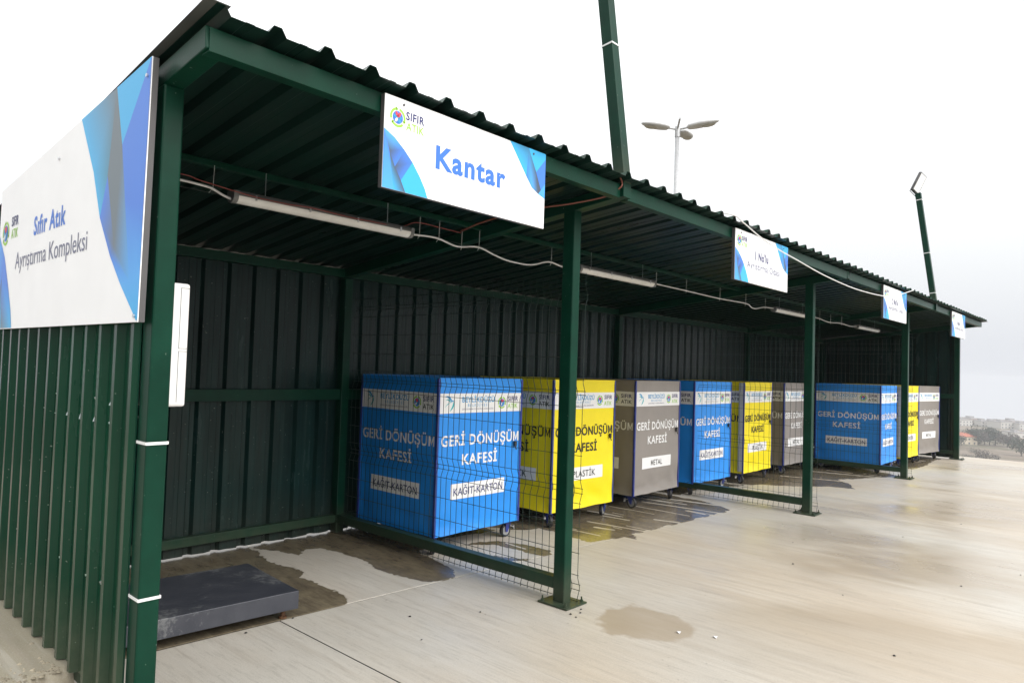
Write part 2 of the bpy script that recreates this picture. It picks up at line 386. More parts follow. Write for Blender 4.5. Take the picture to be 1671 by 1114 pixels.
# ------------------------------------------------------------------ floor (slabs with recessed joints)
def seg_d(X, Y, a, b):
    a = np.array(a); b = np.array(b); d = b-a; t = np.clip(((X-a[0])*d[0]+(Y-a[1])*d[1])/(d@d), 0, 1)
    return np.hypot(X-a[0]-t*d[0], Y-a[1]-t*d[1])
def inside(X, Y, P):
    r = np.zeros(X.shape, bool); n = len(P)
    for i in range(n):
        x1, y1 = P[i]; x2, y2 = P[(i+1) % n]
        if y1 == y2: continue
        c = ((y1 > Y) != (y2 > Y)) & (X < (x2-x1)*(Y-y1)/(y2-y1)+x1); r ^= c
    return r
def sdist(X, Y, P):
    d = np.full(X.shape, 9.)
    for i in range(len(P)): d = np.minimum(d, seg_d(X, Y, P[i], P[(i+1) % len(P)]))
    return np.where(inside(X, Y, P), d, -d)
def vnoise(X, Y, sx, sy, seed):
    rng = np.random.RandomState(seed); G = rng.rand(256, 256)
    u = X/sx+1000; v = Y/sy+1000; i = np.floor(u).astype(int); j = np.floor(v).astype(int); fu = u-i; fv = v-j
    fu = fu*fu*(3-2*fu); fv = fv*fv*(3-2*fv); g = lambda a, b: G[a % 256, b % 256]
    return (g(i, j)*(1-fu)+g(i+1, j)*fu)*(1-fv)+(g(i, j+1)*(1-fu)+g(i+1, j+1)*fu)*fv
joint = lambda x: 1.13-.055*np.minimum(x, 9)
WA = [(-.2, 3.3), (1.25, 3.3), (1.97, 3.3), (1.96, 2.73), (1.91, 2.48), (1.87, 2.34), (1.9, 2.13), (1.91, 1.88), (1.83, 1.77), (1.85, 1.47), (1.84, 1.24), (1.81, 1.10), (1.70, 1.0), (1.52, .95), (1.34, .95), (1.2, .95), (.67, .95), (-.2, .95)]
WB = [(1.97, 3.3), (1.99, 2.76), (2.08, 2.54), (2.16, 2.32), (2.27, 2.44), (2.4, 2.41), (2.44, 2.21), (2.45, 1.84), (2.39, 1.63), (2.4, 1.3), (2.48, .99), (2.72, .98), (2.86, 1.2), (3.0, 1.75), (3.5, 1.95), (4.1, 1.85), (4.15, 3.3)]
W1 = [(3.4, 1.68), (3.57, 1.67), (3.76, 1.62), (3.85, 1.46), (3.91, 1.29), (3.93, .98), (3.86, .93), (3.75, .93), (3.7, .99), (3.7, 1.21), (3.65, 1.51), (3.52, 1.62)]
W2 = [(3.27, 1.37), (3.39, 1.26), (3.44, 1.09), (3.57, .95), (3.44, .95), (3.34, 1.0), (3.3, 1.18)]
WC = [(4.1, 3.3), (4.15, 2.0), (4.27, 1.76), (4.36, 1.68), (4.5, 1.64), (4.5, 1.43), (4.46, 1.2), (4.44, .95), (4.60, .90), (4.72, .88), (4.80, .76), (4.90, .72), (5.0, .80), (5.08, .88), (5.26, .85), (7.1, .75), (7.2, .95), (7.35, 1.2), (7.5, 3.3)]
WD = [(7.5, 3.3), (7.5, 1.7), (8.2, 1.75), (9.0, 1.5), (9.4, 1.35), (9.6, 1.0), (10.1, .60), (10.2, .25), (10.6, .45), (11.0, .75), (11.5, .5), (11.9, .35), (12.3, .15), (12.6, .4), (12.9, 1.2), (13, 3.3)]
WE = [(12.9, 3.3), (13.2, .7), (13.7, .25), (14.6, .22), (15.4, .3), (16.3, .3), (16.3, 3.3)]
WF = [(2.62, -.50), (2.80, -.30), (2.95, -.24), (3.05, -.29), (3.21, -.29), (3.20, -.45), (3.22, -.62), (3.17, -.80), (2.98, -.92), (2.80, -.86), (2.70, -.70)]
DRY = [((5.18, 1.51), (5.27, .84), .016), ((6.36, 1.7), (6.36, .93), .011), ((6.69, 1.75), (6.81, .80), .017), ((5.87, 1.08), (5.94, .84), .022), ((7.07, 2.0), (7.30, .78), .03),
       ((5.66, 1.85), (5.68, 1.61), .02), ((6.62, 1.10), (6.60, .86), .02), ((5.55, 1.75), (5.6, 1.25), .010), ((6.1, 1.85), (6.12, 1.25), .010), ((5.02, 1.3), (5.06, 1.1), .02), ((4.72, 1.5), (4.75, 1.05), .012), ((6.9, 1.8), (6.97, 1.3), .02),
       ((4.9, 2.4), (4.95, 1.7), .014), ((3.42, 1.45), (3.47, 1.1), .015), ((3.8, 1.45), (3.78, 1.2), .012), ((8.2, 2.2), (8.5, 1.0), .03), ((9.0, 2.2), (9.3, .8), .03), ((10.6, 1.5), (10.9, .5), .03), ((11.6, 1.5), (11.9, .3), .03)]
def floor_attrs(X, Y):
    jx = X+.045*(vnoise(X, Y, .09, .12, 1)-.5)+.028*(vnoise(X, Y, .022, .03, 2)-.5)
    jy = Y+.06*(vnoise(X, Y, .10, .10, 3)-.5)+.028*(vnoise(X, Y, .02, .03, 4)-.5)
    s = np.full(X.shape, -9.)
    for P in (WA, WB, W1, W2, WC, WD, WE): s = np.maximum(s, sdist(jx, jy, P))
    s = np.where(Y > joint(X)-.01, s, np.where((X > 7.6) | ((X > 4.9) & (X < 5.1)), s, -.03))
    for a, b, wd in DRY: s = np.minimum(s, seg_d(X+.02*(vnoise(X, Y, .03, .25, 9)-.5), Y, a, b)-wd)
    wet = np.clip(.45+s/.02, 0, 1)
    st = vnoise(X, Y, .022, .5, 6); far = np.clip((X-4.3)/.5, 0, 1)*(Y < 2.4)
    wet = np.where((st > .87) & (vnoise(X, Y, .3, .5, 8) > .5) & (far > .5), 0, wet)
    fx = X+.05*(vnoise(X, Y, .06, .06, 11)-.5)+.025*(vnoise(X, Y, .018, .018, 17)-.5); fy = Y+.05*(vnoise(X, Y, .06, .06, 12)-.5)+.025*(vnoise(X, Y, .018, .018, 18)-.5)
    damp = np.clip(.5+sdist(fx, fy, WF)/.035, 0, 1)*(.70+.35*vnoise(X, Y, .14, .25, 19))
    b = vnoise(X+.3*Y, Y, 1.1, 1.5, 13); c = vnoise(X, Y+.2*X, .45, .9, 14); c2 = vnoise(X, Y, .12, .3, 15)
    out_ = np.clip((.4-Y)/1.2, 0, 1)*np.clip((X-2.5)/2., 0, 1)
    damp = np.maximum(damp, np.clip((b*.55+c*.3+c2*.15-.36)*3.2, 0, .8)*out_)
    sheen = np.clip((b*.4+c*.35+c2*.25-.36)*2.6, 0, 1)*np.clip((1.0-Y)/1.0, 0, 1)*np.clip((X-3.2)/3, 0, 1)*.8
    return wet, damp, sheen
def slab(name, xs, lo, hi, ny, ys=None):
    """grid between y=lo(x) and y=hi(x); its rim is rounded down so that joints read as grooves"""
    nx = len(xs); X = np.repeat(xs[:, None], ny, 1); T = np.linspace(0, 1, ny) if ys is None else ys
    Y = lo(xs)[:, None]*(1-T)+hi(xs)[:, None]*T
    Z = .0015*(vnoise(X, Y, .6, .9, 21)-.5)
    for k, dz in ((0, -.0025), (1, -.0003)):
        Z[k, :] = np.minimum(Z[k, :], dz); Z[-1-k, :] = np.minimum(Z[-1-k, :], dz); Z[:, k] = np.minimum(Z[:, k], dz); Z[:, -1-k] = np.minimum(Z[:, -1-k], dz)
    V = np.stack([X, Y, Z], -1).reshape(-1, 3)
    I = np.arange(nx*ny).reshape(nx, ny); F = np.stack([I[:-1, :-1], I[1:, :-1], I[1:, 1:], I[:-1, 1:]], -1).reshape(-1, 4)
    me = bpy.data.meshes.new(name); me.vertices.add(len(V)); me.vertices.foreach_set('co', V.ravel().astype('f'))
    me.loops.add(F.size); me.loops.foreach_set('vertex_index', F.ravel().astype('i'))
    me.polygons.add(len(F)); me.polygons.foreach_set('loop_start', np.arange(0, F.size, 4, dtype='i')); me.polygons.foreach_set('loop_total', np.full(len(F), 4, dtype='i'))
    me.update()
    for nm, A in zip(('wet', 'damp', 'sheen'), floor_attrs(X, Y)):
        a = me.attributes.new(nm, 'FLOAT', 'POINT'); a.data.foreach_set('value', A.ravel().astype('f'))
    me.materials.append(M['floor']); o = bpy.data.objects.new(name, me); C.objects.link(o)
    o['kind'] = 'structure'; return o
def edge(v, e=.004): return np.concatenate([[v[0], v[0]+e], v[1:-1], [v[-1]-e, v[-1]]])
g = .0018
x0, x1, XE = -8., 1.25, 17.25
def uni(a, b, n): return edge(np.linspace(a, b, n))
xs_near = edge(np.concatenate([np.linspace(-8, -.2, 20)[:-1], np.linspace(-.2, 4.6, 400)[:-1], np.linspace(4.6, 8, 230)[:-1], np.linspace(8, 17.25, 260)]))
tb = edge(np.concatenate([np.linspace(0, .30, 190)[:-1], np.linspace(.30, 1, 30)]), .0003)
slab('floor', xs_near, lambda x: joint(x)+g, lambda x: np.full(x.shape, 8.), len(tb), tb)
jx = lambda y: 1.23+.045*y
tf = edge(np.concatenate([np.linspace(0, .80, 70)[:-1], np.linspace(.80, 1, 180)]), .0005)
xs_r = edge(np.concatenate([np.linspace(1.258, 4.6, 260)[:-1], np.linspace(4.6, 17.25, 330)]))
slab('floor', xs_r, lambda x: np.full(x.shape, -9.), lambda x: joint(x)-g, len(tf), tf)
tl = edge(np.concatenate([np.linspace(0, .8, 40)[:-1], np.linspace(.8, 1, 90)]), .0005)
xs_l = edge(np.concatenate([np.linspace(-8, 0, 30)[:-1], np.linspace(0, 1.250, 70)]))
slab('floor', xs_l, lambda x: np.full(x.shape, -9.), lambda x: joint(x)-g, len(tl), tl)
b = MB(); b.box((-8, -9, -.5), (17.25, 8, -.02)); struct(b.build('floor_base', M['black']))
# slightly raised rougher slab outside the left wall, with a crumbled lip
xs = np.linspace(-3.2, .01, 60); ys = np.linspace(-.9, 8, 160); V = []; F = []
for x in xs:
    for y in ys:
        e = .70+.10*mn.noise((x*5, 0, 3))+.05*mn.noise((x*17, 2, 3)); k = min(1, max(0, (y-e)/.05))
        z = .035+.115*k*k*(3-2*k); z += .012*mn.noise((x*6, y*6, 1))*(1-.7*k)
        z *= min(1, max(0, (y+.88)/.5)); V.append((x, y, z+.003))
for i in range(59):
    for j in range(159): F.append((i*160+j, (i+1)*160+j, (i+1)*160+j+1, i*160+j+1))
b = MB(); b.add(V, F); struct(b.build('outer_pavement', M['outer'], smooth=True))

# ------------------------------------------------------------------ shed
PX = [0, 2.821, 7.606, 12.111, 16.40]; WX, WY = .085, .10
XR = 16.56
zr = lambda y: 2.883-.11*y            # roof pan underside
shed = thing('open_shed', 'long open fronted green steel shed of corrugated sheets on the concrete yard', 'shed')
def box_part(name, a, b, m=M['paint'], parent=shed, bev=.004, lab=None):
    q = MB(); q.box(a, b); o = q.build(name, m, parent, bevel=bev)
    if lab: o['label'] = lab
    return o
for i, x in enumerate(PX):
    box_part('front_post', (x, 0, 0), (x+WX, WY, 2.787), bev=.008)
    pl = box_part('base_plate', (x-.075, -.085, .003), (x+WX+.075, WY+.075, .015), bev=.002)
    for dx in (-.05, WX+.05):
        for dy in (-.055, WY+.05):
            q = MB(); q.cyl((x+dx, dy, .015), (x+dx, dy, .05), .006, 8); q.cyl((x+dx, dy, .015), (x+dx, dy, .028), .013, 6); q.build('anchor_bolt', M['paint'], pl)
    box_part('back_post', (x, 2.786, 0), (x+WX, 2.886, 2.468), bev=.006)
    q = MB(); q.bar((x+WX/2, -.375 if i in (0, 4) else -.385, zr(-.375)-.0495), (x+WX/2, 2.90, zr(2.9)-.0495), WX, .093); q.build('rafter', M['paint'], shed, bevel=.005)
    if i in (1, 3): box_part('rafter_end_stub', (x-.002, -.41, 2.825), (x+WX+.002, -.388, 2.955), bev=.002)
for i in range(4):
    a, c = PX[i]+(.012 if i == 0 else WX+.004), PX[i+1]-.004
    if i == 3: c = 16.47
    q = MB()   # lipped channel facing out
    q.box((a, -.384, 2.818), (c, -.378, 2.912)); q.box((a, -.378, 2.818), (c, -.322, 2.824)); q.box((a, -.378, 2.906), (c, -.322, 2.912)); q.box((a, -.328, 2.824), (c, -.322, 2.842))
    q.build('front_beam', M['paint'], shed, bevel=.0015)
    a2, c2 = PX[i]+WX+.002, PX[i+1]-.002
    for y, in ((.92,),):
        z = zr(y)-.045
        q = MB(); q.box((a2, y, z+.002), (a2+(c2-a2), y+.04, z+.04)); q.build('purlin', M['paint'], shed, bevel=.003)
    for z0, z1 in ((.10, .175), (1.285, 1.385), (2.478, 2.558)):
        box_part('girt', (a2, 2.80, z0), (c2, 2.86, z1), bev=.003)
for x in (PX[0]+.01, PX[4]+.01):
    for z0, z1 in ((.10, .175), (1.285, 1.385)):
        box_part('girt', (x, WY+.002, z0), (x+.05, 2.784, z1), bev=.003)

def profile(a, b, phase, pitch, crest=.034, slope=.022, h=.034):
    """trapezoidal sheet profile from a to b"""
    pts = []; k0 = math.floor((a-phase)/pitch)-1; k = k0
    while phase+k*pitch < b+pitch:
        c = phase+k*pitch
        for d, hh in ((-crest/2-slope, 0), (-crest/2, h), (crest/2, h), (crest/2+slope, 0)): pts.append((c+d, hh))
        c2 = c+pitch/2; pts += [(c2-.02, 0), (c2-.016, .0022), (c2+.016, .0022), (c2+.02, 0)]
        k += 1
    def at(s):
        for (p, q), (p2, q2) in zip(pts, pts[1:]):
            if p <= s <= p2: return q+(q2-q)*(s-p)/max(1e-9, p2-p)
        return 0
    return [(a, at(a))]+[p for p in pts if a < p[0] < b]+[(b, at(b))]
def corrugated(name, prof, e0, e1, f, th, mats, inward, nseg=1, lab=None, wob=0):
    """prof: list (s,h); f(s,t,h)->3D for t in e0..e1 (numbers or functions of s); outer and inner skins th apart with closed ends"""
    q = MB(); n = len(prof)
    E0 = e0 if callable(e0) else (lambda s: e0); E1 = e1 if callable(e1) else (lambda s: e1)
    for skin, mi in ((0, 0), (1, 1)):
        vs = []
        for j in range(nseg+1):
            for s, h in prof:
                t = E0(s)+(E1(s)-E0(s))*j/nseg
                dh = wob*mn.noise((s*1.3, t*1.1, 5)) if wob else 0
                vs.append(f(s, t, h+dh-skin*th))
        fs = []
        for j in range(nseg):
            for i in range(n-1):
                a = j*n+i; fs.append((a, a+1, a+1+n, a+n) if (skin == 0) != inward else (a+n, a+1+n, a+1, a))
        q.add(vs, fs, mi)
    N1 = n*(nseg+1)
    for i in range(n-1):       # close sheet ends
        q.f.append((i, i+1, N1+i+1, N1+i)); q.m.append(0); q.c.append(None)
        k = n*nseg; q.f.append((k+i, k+i+1, N1+k+i+1, N1+k+i)); q.m.append(0); q.c.append(None)
    o = q.build(name, mats, shed)
    if lab: o['label'] = lab
    return o
# roof: one sheet per four ribs
ph, pt = .010, .2305
x = -.055; k = 0
edges = [-.005]+[ph+pt*(4*j+3.5) for j in range(0, 18)]
edges = [e for e in edges if e < XR-.2]+[XR]
for j in range(len(edges)-1):
    a, c = edges[j], edges[j+1]+(.015 if j < len(edges)-2 else 0)
    lift = .0012*(j % 2)
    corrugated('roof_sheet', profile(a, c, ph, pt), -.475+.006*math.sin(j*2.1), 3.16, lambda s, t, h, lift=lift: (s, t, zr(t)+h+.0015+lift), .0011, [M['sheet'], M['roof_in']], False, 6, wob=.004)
# edge flashing over the left end of the roof
q = MB()
for z0, z1 in ((.040, .042),):
    vs = [(-.050, -.478, zr(-.478)+z0-.004), (.045, -.478, zr(-.478)+z0-.004), (.045, 3.17, zr(3.17)+z0), (.0, 3.17, zr(3.17)+z0)]
    vs += [(a, b_, c+.002) for a, b_, c in vs]
    q.add(vs, [(3, 2, 1, 0), (4, 5, 6, 7), (0, 1, 5, 4), (1, 2, 6, 5), (2, 3, 7, 6), (3, 0, 4, 7)])
q.build('roof_flashing', M['flash'], shed)
# back wall sheets
ph2 = 1.437-.2305*6
edges = [.0]+[ph2+.2305*(4*j+3.5) for j in range(0, 18)]; edges = [e for e in edges if e < 16.2]+[16.42]
def rag(s): return .010+.010*(mn.noise((s*4, 1, 0))+.5*mn.noise((s*15, 7, 0)))
for j in range(len(edges)-1):
    a, c = edges[j], edges[j+1]+(.015 if j < len(edges)-2 else 0); lift = .0012*(j % 2)
    corrugated('wall_sheet', profile(a, c, ph2, .2305), rag, 2.565, lambda s, t, h, lift=lift: (s, 2.866+h+lift, t), .0011, [M['sheet'], M['sheet_in']], True, 5, wob=.005)
# left wall and far right wall sheets
ph3, pt3 = .335, .197
edges = [.108]+[ph3+pt3*(4*j+3.5) for j in range(0, 5)]; edges = [e for e in edges if e < 2.7]+[2.90]
for j in range(len(edges)-1):
    a, c = edges[j], edges[j+1]+(.012 if j < len(edges)-2 else 0); lift = .0012*(j % 2)
    corrugated('wall_sheet', profile(a, c, ph3, pt3, .032, .020, .032), lambda s: .158+.006*mn.noise((s*9, 0, 1)), lambda s: zr(s)-.012, lambda s, t, h, lift=lift: (.006-h-lift, s, t), .0011, [M['sheet'], M['sheet_in']], False, 5, wob=.004)
    corrugated('wall_sheet', profile(a, c, .2, .2305), .018, lambda s: zr(s)-.012, lambda s, t, h, lift=lift: (16.46+h+lift, s, t), .0011, [M['sheet'], M['sheet_in']], False, 4, wob=.004)
# corner trim of the left wall beside the post
q = MB(); q.box((-.006, .1005, .12), (-.002, .165, 2.83)); q.build('corner_trim', M['paint'], shed, bevel=.001)
# a few exposed screws on the outer left wall
q = MB()
for y in (.43, .63, .83, 1.03, 1.22, 1.42, 1.62, 1.82):
    for z in (.62, 1.33, 1.42):
        if random.random() < .5: q.cyl((.004, y, z+.03*random.random()), (-.003, y, z+.03*random.random()), .005, 6)
struct(q.build('screw_heads', M['galv'], shed), 'stuff')

# ------------------------------------------------------------------ mesh partitions
HZ = [.02, .09, .13, .20, .353, .53, .701, .768, .804, .87, 1.037, 1.213, 1.383, 1.469, 1.495, 1.574, 1.738, 1.915, 2.089, 2.159, 2.189, 2.267]
FOLD = [.11, .786, 1.482, 2.174]
def bulge(z):
    for f in FOLD:
        if abs(z-f) < .075: return .028*(1-abs(z-f)/.075)
    return 0
def mesh_fence(x, label):
    t = thing('mesh_partition', label, 'fence', (x, 0, 0), 0, 'wire mesh partitions between the bays')
    q = MB(); q.box((.002, WY+.001, .098), (WX-.002, 2.785, .178)); q.build('bottom_rail', M['paint'], t, bevel=.005)
    q = MB(); zs = sorted(set([.0]+[f+d for f in FOLD for d in (-.075, -.012, .012, .075)]+[2.34]))
    zs = [z if z > 0 else .006 for z in zs]
    y = -.045
    while y < 2.77:
        jt = .001*math.sin(y*90)
        q.tube([(WX+.012+bulge(z), y+jt, z) for z in zs], .0024, 4); y += .0665
    q2 = MB()
    for z in HZ: q2.tube([(WX+.012+bulge(z)+.004, -.05, z), (WX+.012+bulge(z)+.004, 2.775, z)], .0026, 4)
    struct(q.build('vertical_wires', M['wire'], t), 'stuff'); struct(q2.build('horizontal_wires', M['wire'], t), 'stuff')
    for z in (.30, .62, 1.15, 1.62, 2.02):
        c = MB(); c.box((WX+.001, .035, z), (WX+.022, .060, z+.028)); c.cyl((WX+.006, .034, z+.014), (WX+.006, .024, z+.014), .006, 6); c.build('mesh_clamp', M['galv'] if z > 1 else M['wire'], t)
    return t
mesh_fence(PX[1], 'nearest wire mesh partition, between the weighing bay and the first group of three covered cages')
mesh_fence(PX[2], 'middle wire mesh partition, behind the second post from the weighing bay')
mesh_fence(PX[3], 'farthest wire mesh partition, in front of the last blue cage')

# ------------------------------------------------------------------ signs on the eaves
def vcol_poly(mb, pts, cols, place): mb.add([place(*p) for p in pts], [tuple(range(len(pts)))], 0, cols)
CY_, BL_, LB_, DK_ = (.035, .42, .80), (.05, .20, .72), (.07, .37, .84), (.06, .09, .14)
def curve_pts(p0, p1, bul, n=10):
    p0 = Vector(p0); p1 = Vector(p1); d = p1-p0; nn = Vector((-d.y, d.x))
    return [tuple(p0+d*t+nn*bul*4*t*(1-t)*1.0) for t in [i/n for i in range(n+1)]]
def fan(mb, apex, ca, pts, cs, place):
    for i in range(len(pts)-1):
        c = cs if not callable(cs) else None
        c1 = cs(i/(len(pts)-1)) if callable(cs) else cs; c2 = cs((i+1)/(len(pts)-1)) if callable(cs) else cs
        mb.add([place(*apex), place(*pts[i]), place(*pts[i+1])], [(0, 1, 2)], 0, [ca, c1, c2])
def eave_sign(x, label, lines, wd=1.165, zb=2.462, zt=2.900, y=-.420):
    t = thing('bay_sign', label, 'sign', (x, y, zb), 0, 'white bay signs along the eaves')
    H = zt-zb
    q = MB(); q.box((0, 0, 0), (wd, .004, H)); q.build('sign_face', M['signboard'], t)
    q = MB()
    for a, c in (((0, .004, 0), (.025, .030, H)), ((wd-.025, .004, 0), (wd, .030, H)), ((.025, .004, 0), (wd-.025, .030, .025)), ((.025, .004, H-.025), (wd-.025, .030, H))): q.box(a, c)
    q.build('sign_frame', M['signframe'], t)
    for sx in (.11, wd-.11):
        q = MB(); q.cyl((sx, 0, H-.025), (sx, -.005, H-.025), .006, 8); q.build('screw', M['signframe'], t)
    pl = lambda a, b_, o=-.0012: (a, o, b_); p1 = lambda a, b_: (a, -.0022, b_)
    q = MB(); S = lambda a, b_: (a*wd, b_*H)
    # lower left artwork
    cv = [(0, .63), (.055, .56), (.105, .46), (.15, .35), (.19, .22), (.22, .10), (.237, 0)]
    cv = [S(*c) for c in cv]
    w0 = S(.012, .55); w1 = S(.118, 0); k = cv[3]; kb = S(.093, .09)
    vcol_poly(q, [S(0, .63), S(0, .0), S(.058, .0), S(.03, .40)], [BL_, LB_, LB_, BL_], pl)
    vcol_poly(q, [S(0, .63), S(.03, .40), S(.06, .25), S(.105, .46), S(.055, .56)], [LB_, DK_, BL_, BL_, LB_], pl)
    vcol_poly(q, [S(.06, .25), S(.093, .12), k, S(.105, .46)], [DK_, BL_, BL_, BL_], pl)
    vcol_poly(q, [S(.03, .40), S(.058, .0), S(.118, 0), S(.093, .12), S(.06, .25)], [DK_, CY_, DK_, DK_, DK_], pl)
    vcol_poly(q, [k, S(.093, .12), S(.118, 0), cv[6], cv[5], cv[4]], [CY_, CY_, CY_, CY_, CY_, CY_], pl)
    q.build('printed_artwork', M['print'], t); q = MB()
    vcol_poly(q, [S(.735, 1), S(.80, .80), S(.858, .62), S(.87, 1)], [CY_, CY_, CY_, (.04, .22, .42)], pl)
    vcol_poly(q, [S(.87, 1), S(.858, .62), S(.90, .50), S(.93, .72)], [(.04, .22, .42), BL_, LB_, DK_], pl)
    vcol_poly(q, [S(.87, 1), S(.93, .72), S(1, .93), S(1, 1)], [CY_, CY_, CY_, CY_], pl)
    vcol_poly(q, [S(.93, .72), S(.90, .50), S(.95, .44), S(.97, .50)], [DK_, LB_, DK_, DK_], pl)
    vcol_poly(q, [S(1, .93), S(.93, .72), S(.97, .50), S(1, .60)], [BL_, BL_, BL_, BL_], pl)
    vcol_poly(q, [S(1, .60), S(.97, .50), S(.95, .44), S(1, .40)], [LB_, LB_, LB_, LB_], pl)
    q.build('printed_artwork', M['print'], t)
    q = MB(); waste_logo(q, .066*wd, .785*H, .105*H, pl, p1); q.build('logo', LOGO_M, t)
    q = MB(); letter(q, 'SIFIR', .108*wd, .205*wd, .795*H, .085*H, pl, .022); q.build('lettering', M['ink_navy'], t)
    q = MB(); letter(q, 'ATIK', .110*wd, .205*wd, .682*H, .085*H, pl, .014); q.build('lettering', M['ink_green'], t)
    for s, a, c, bz, cap, bold, mk in lines:
        q = MB(); letter(q, s, a*wd, c*wd, bz*H, cap*H, pl, bold); q.build('lettering', M[mk], t)
    return t
eave_sign(.815, 'white sign reading Kantar in bold blue, nearest of the eave signs', [('Kantar', .275, .71, .375, .245, .034, 'ink_blue')])
two = lambda n: [("%s No'lu" % n, .35, .60, .50, .16, .034, 'ink_navy'), ('Ayrıştırma Odası', .205, .83, .30, .135, .010, 'ink_grey')]
eave_sign(4.52, "second eave sign from the camera, reading 1 No'lu, with a white cable hanging across it", two('1'))
eave_sign(9.0, 'third eave sign from the camera, just left of the third post', two('2'))
eave_sign(13.3, 'farthest and smallest looking eave sign at the far end of the shed', two('3'))

# large trapezoid sign on the left wall
sg = thing('name_sign', 'largest sign, white with blue artwork, on the outer left wall of the shed', 'sign', (-.062, 0, 0))
T = [(2.36, 1.785), (-.01, 1.785), (-.025, 2.872), (2.36, 2.660)]
q = MB(); th = .02
vs = [(0, y, z) for y, z in T]+[(.004, y, z) for y, z in T]
q.add(vs, [(0, 1, 2, 3), (7, 6, 5, 4), (0, 4, 5, 1), (1, 5, 6, 2), (2, 6, 7, 3), (3, 7, 4, 0)]); q.build('sign_face', M['signboard'], sg)
q = MB()
for (a, c) in ((T[0], T[1]), (T[1], T[2]), (T[2], T[3]), (T[3], T[0])):
    o = Vector((0, 0)); ce = Vector((1.17, 2.2)); A = Vector(a); B = Vector(c); A2 = A+(ce-A).normalized()*.028; B2 = B+(ce-B).normalized()*.028
    q.add([(.0042, *A), (.0042, *B), (.0042, *B2), (.0042, *A2), (.028, *A), (.028, *B), (.028, *B2), (.028, *A2)], [(0, 1, 2, 3), (7, 6, 5, 4), (0, 4, 5, 1), (1, 5, 6, 2), (2, 6, 7, 3), (3, 7, 4, 0)])
q.build('sign_frame', M['signframe'], sg)
pl = lambda y, z: (-.0015, y, z); p1 = lambda y, z: (-.003, y, z)
top = lambda y: 2.872-(y+.025)*(2.872-2.660)/(2.36+.025)-.001
q = MB()
GW = (.13, .17, .20)
def yz(*pts): return [tuple(p) for p in pts]
a0 = (.835, top(.835)); a1 = (.62, 2.50); a2 = (.50, 2.27); a3 = (.34, 2.08); a4 = (.20, 1.95); a5 = (0, 1.79)
p_ = (.362, top(.362)); s_ = (.262, 2.56); r_ = (.10, 1.96); e_ = (-.012, 1.80); c_ = (-.024, top(-.024)); m_ = (.425, 2.45)
vcol_poly(q, yz(a0, a1, a2, m_, p_), [CY_, CY_, CY_, (.05, .25, .40), GW], pl)
vcol_poly(q, yz(a2, a3, (.30, 2.12), m_), [BL_, BL_, GW, BL_], pl)
vcol_poly(q, yz(a3, a4, r_, (.30, 2.12)), [BL_, LB_, LB_, GW], pl)
vcol_poly(q, yz(m_, (.30, 2.12), r_, s_, p_), [GW, GW, LB_, GW, GW], pl)
vcol_poly(q, yz(p_, s_, c_), [CY_, CY_, CY_], pl)
vcol_poly(q, yz(c_, s_, (.1918, 2.30), (-.014, 2.25)), [BL_, BL_, BL_, BL_], pl)
vcol_poly(q, yz((.1918, 2.30), r_, (-.0125, 1.98), (-.014, 2.25)), [BL_, LB_, LB_, BL_], pl)
vcol_poly(q, yz(a4, a5, e_, (-.0125, 1.98), r_), [LB_, CY_, LB_, LB_, LB_], pl)
q.build('printed_artwork', M['print'], sg); q = MB()
b0 = (2.355, 2.38); b1 = (2.20, 2.23); b2 = (2.08, 2.05); b3 = (1.99, 1.90); b4 = (1.95, 1.79)
vcol_poly(q, yz(b0, (2.355, 1.79), (2.20, 1.79), (2.24, 2.1), b1), [LB_, BL_, CY_, DK_, BL_], pl)
vcol_poly(q, yz(b1, (2.24, 2.1), (2.20, 1.79), b4, b3, b2), [BL_, BL_, GW, CY_, CY_, BL_], pl)
for i, f in enumerate(q.f): pass
q.build('printed_artwork', M['print'], sg)
# on this face text runs towards -Y
pf = lambda s, z: (-.0015, 2.36-s, z); pf1 = lambda s, z: (-.003, 2.36-s, z)
q = MB(); waste_logo(q, .16, 2.375, .075, pf, pf1); q.build('logo', LOGO_M, sg)
q = MB(); letter(q, 'SIFIR', .29, .44, 2.405, .055, pf, .02); q.build('lettering', M['ink_navy'], sg)
q = MB(); letter(q, 'ATIK', .29, .44, 2.33, .055, pf, .01); q.build('lettering', M['ink_green'], sg)
q = MB(); letter(q, 'Sıfır Atık', .78, 1.35, 2.302, .098, pf, .026); q.build('lettering', M['ink_blue'], sg)
q = MB(); letter(q, 'Ayrıştırma Kompleksi', .42, 1.70, 2.138, .095, pf, 0); q.build('lettering', M['ink_grey'], sg)
for y, z in ((.01, 2.80), (.02, 1.81), (1.17, 2.66)):
    q = MB(); q.cyl((0, y, z), (-.008, y, z), .008, 8); q.build('screw', M['galv'], sg)

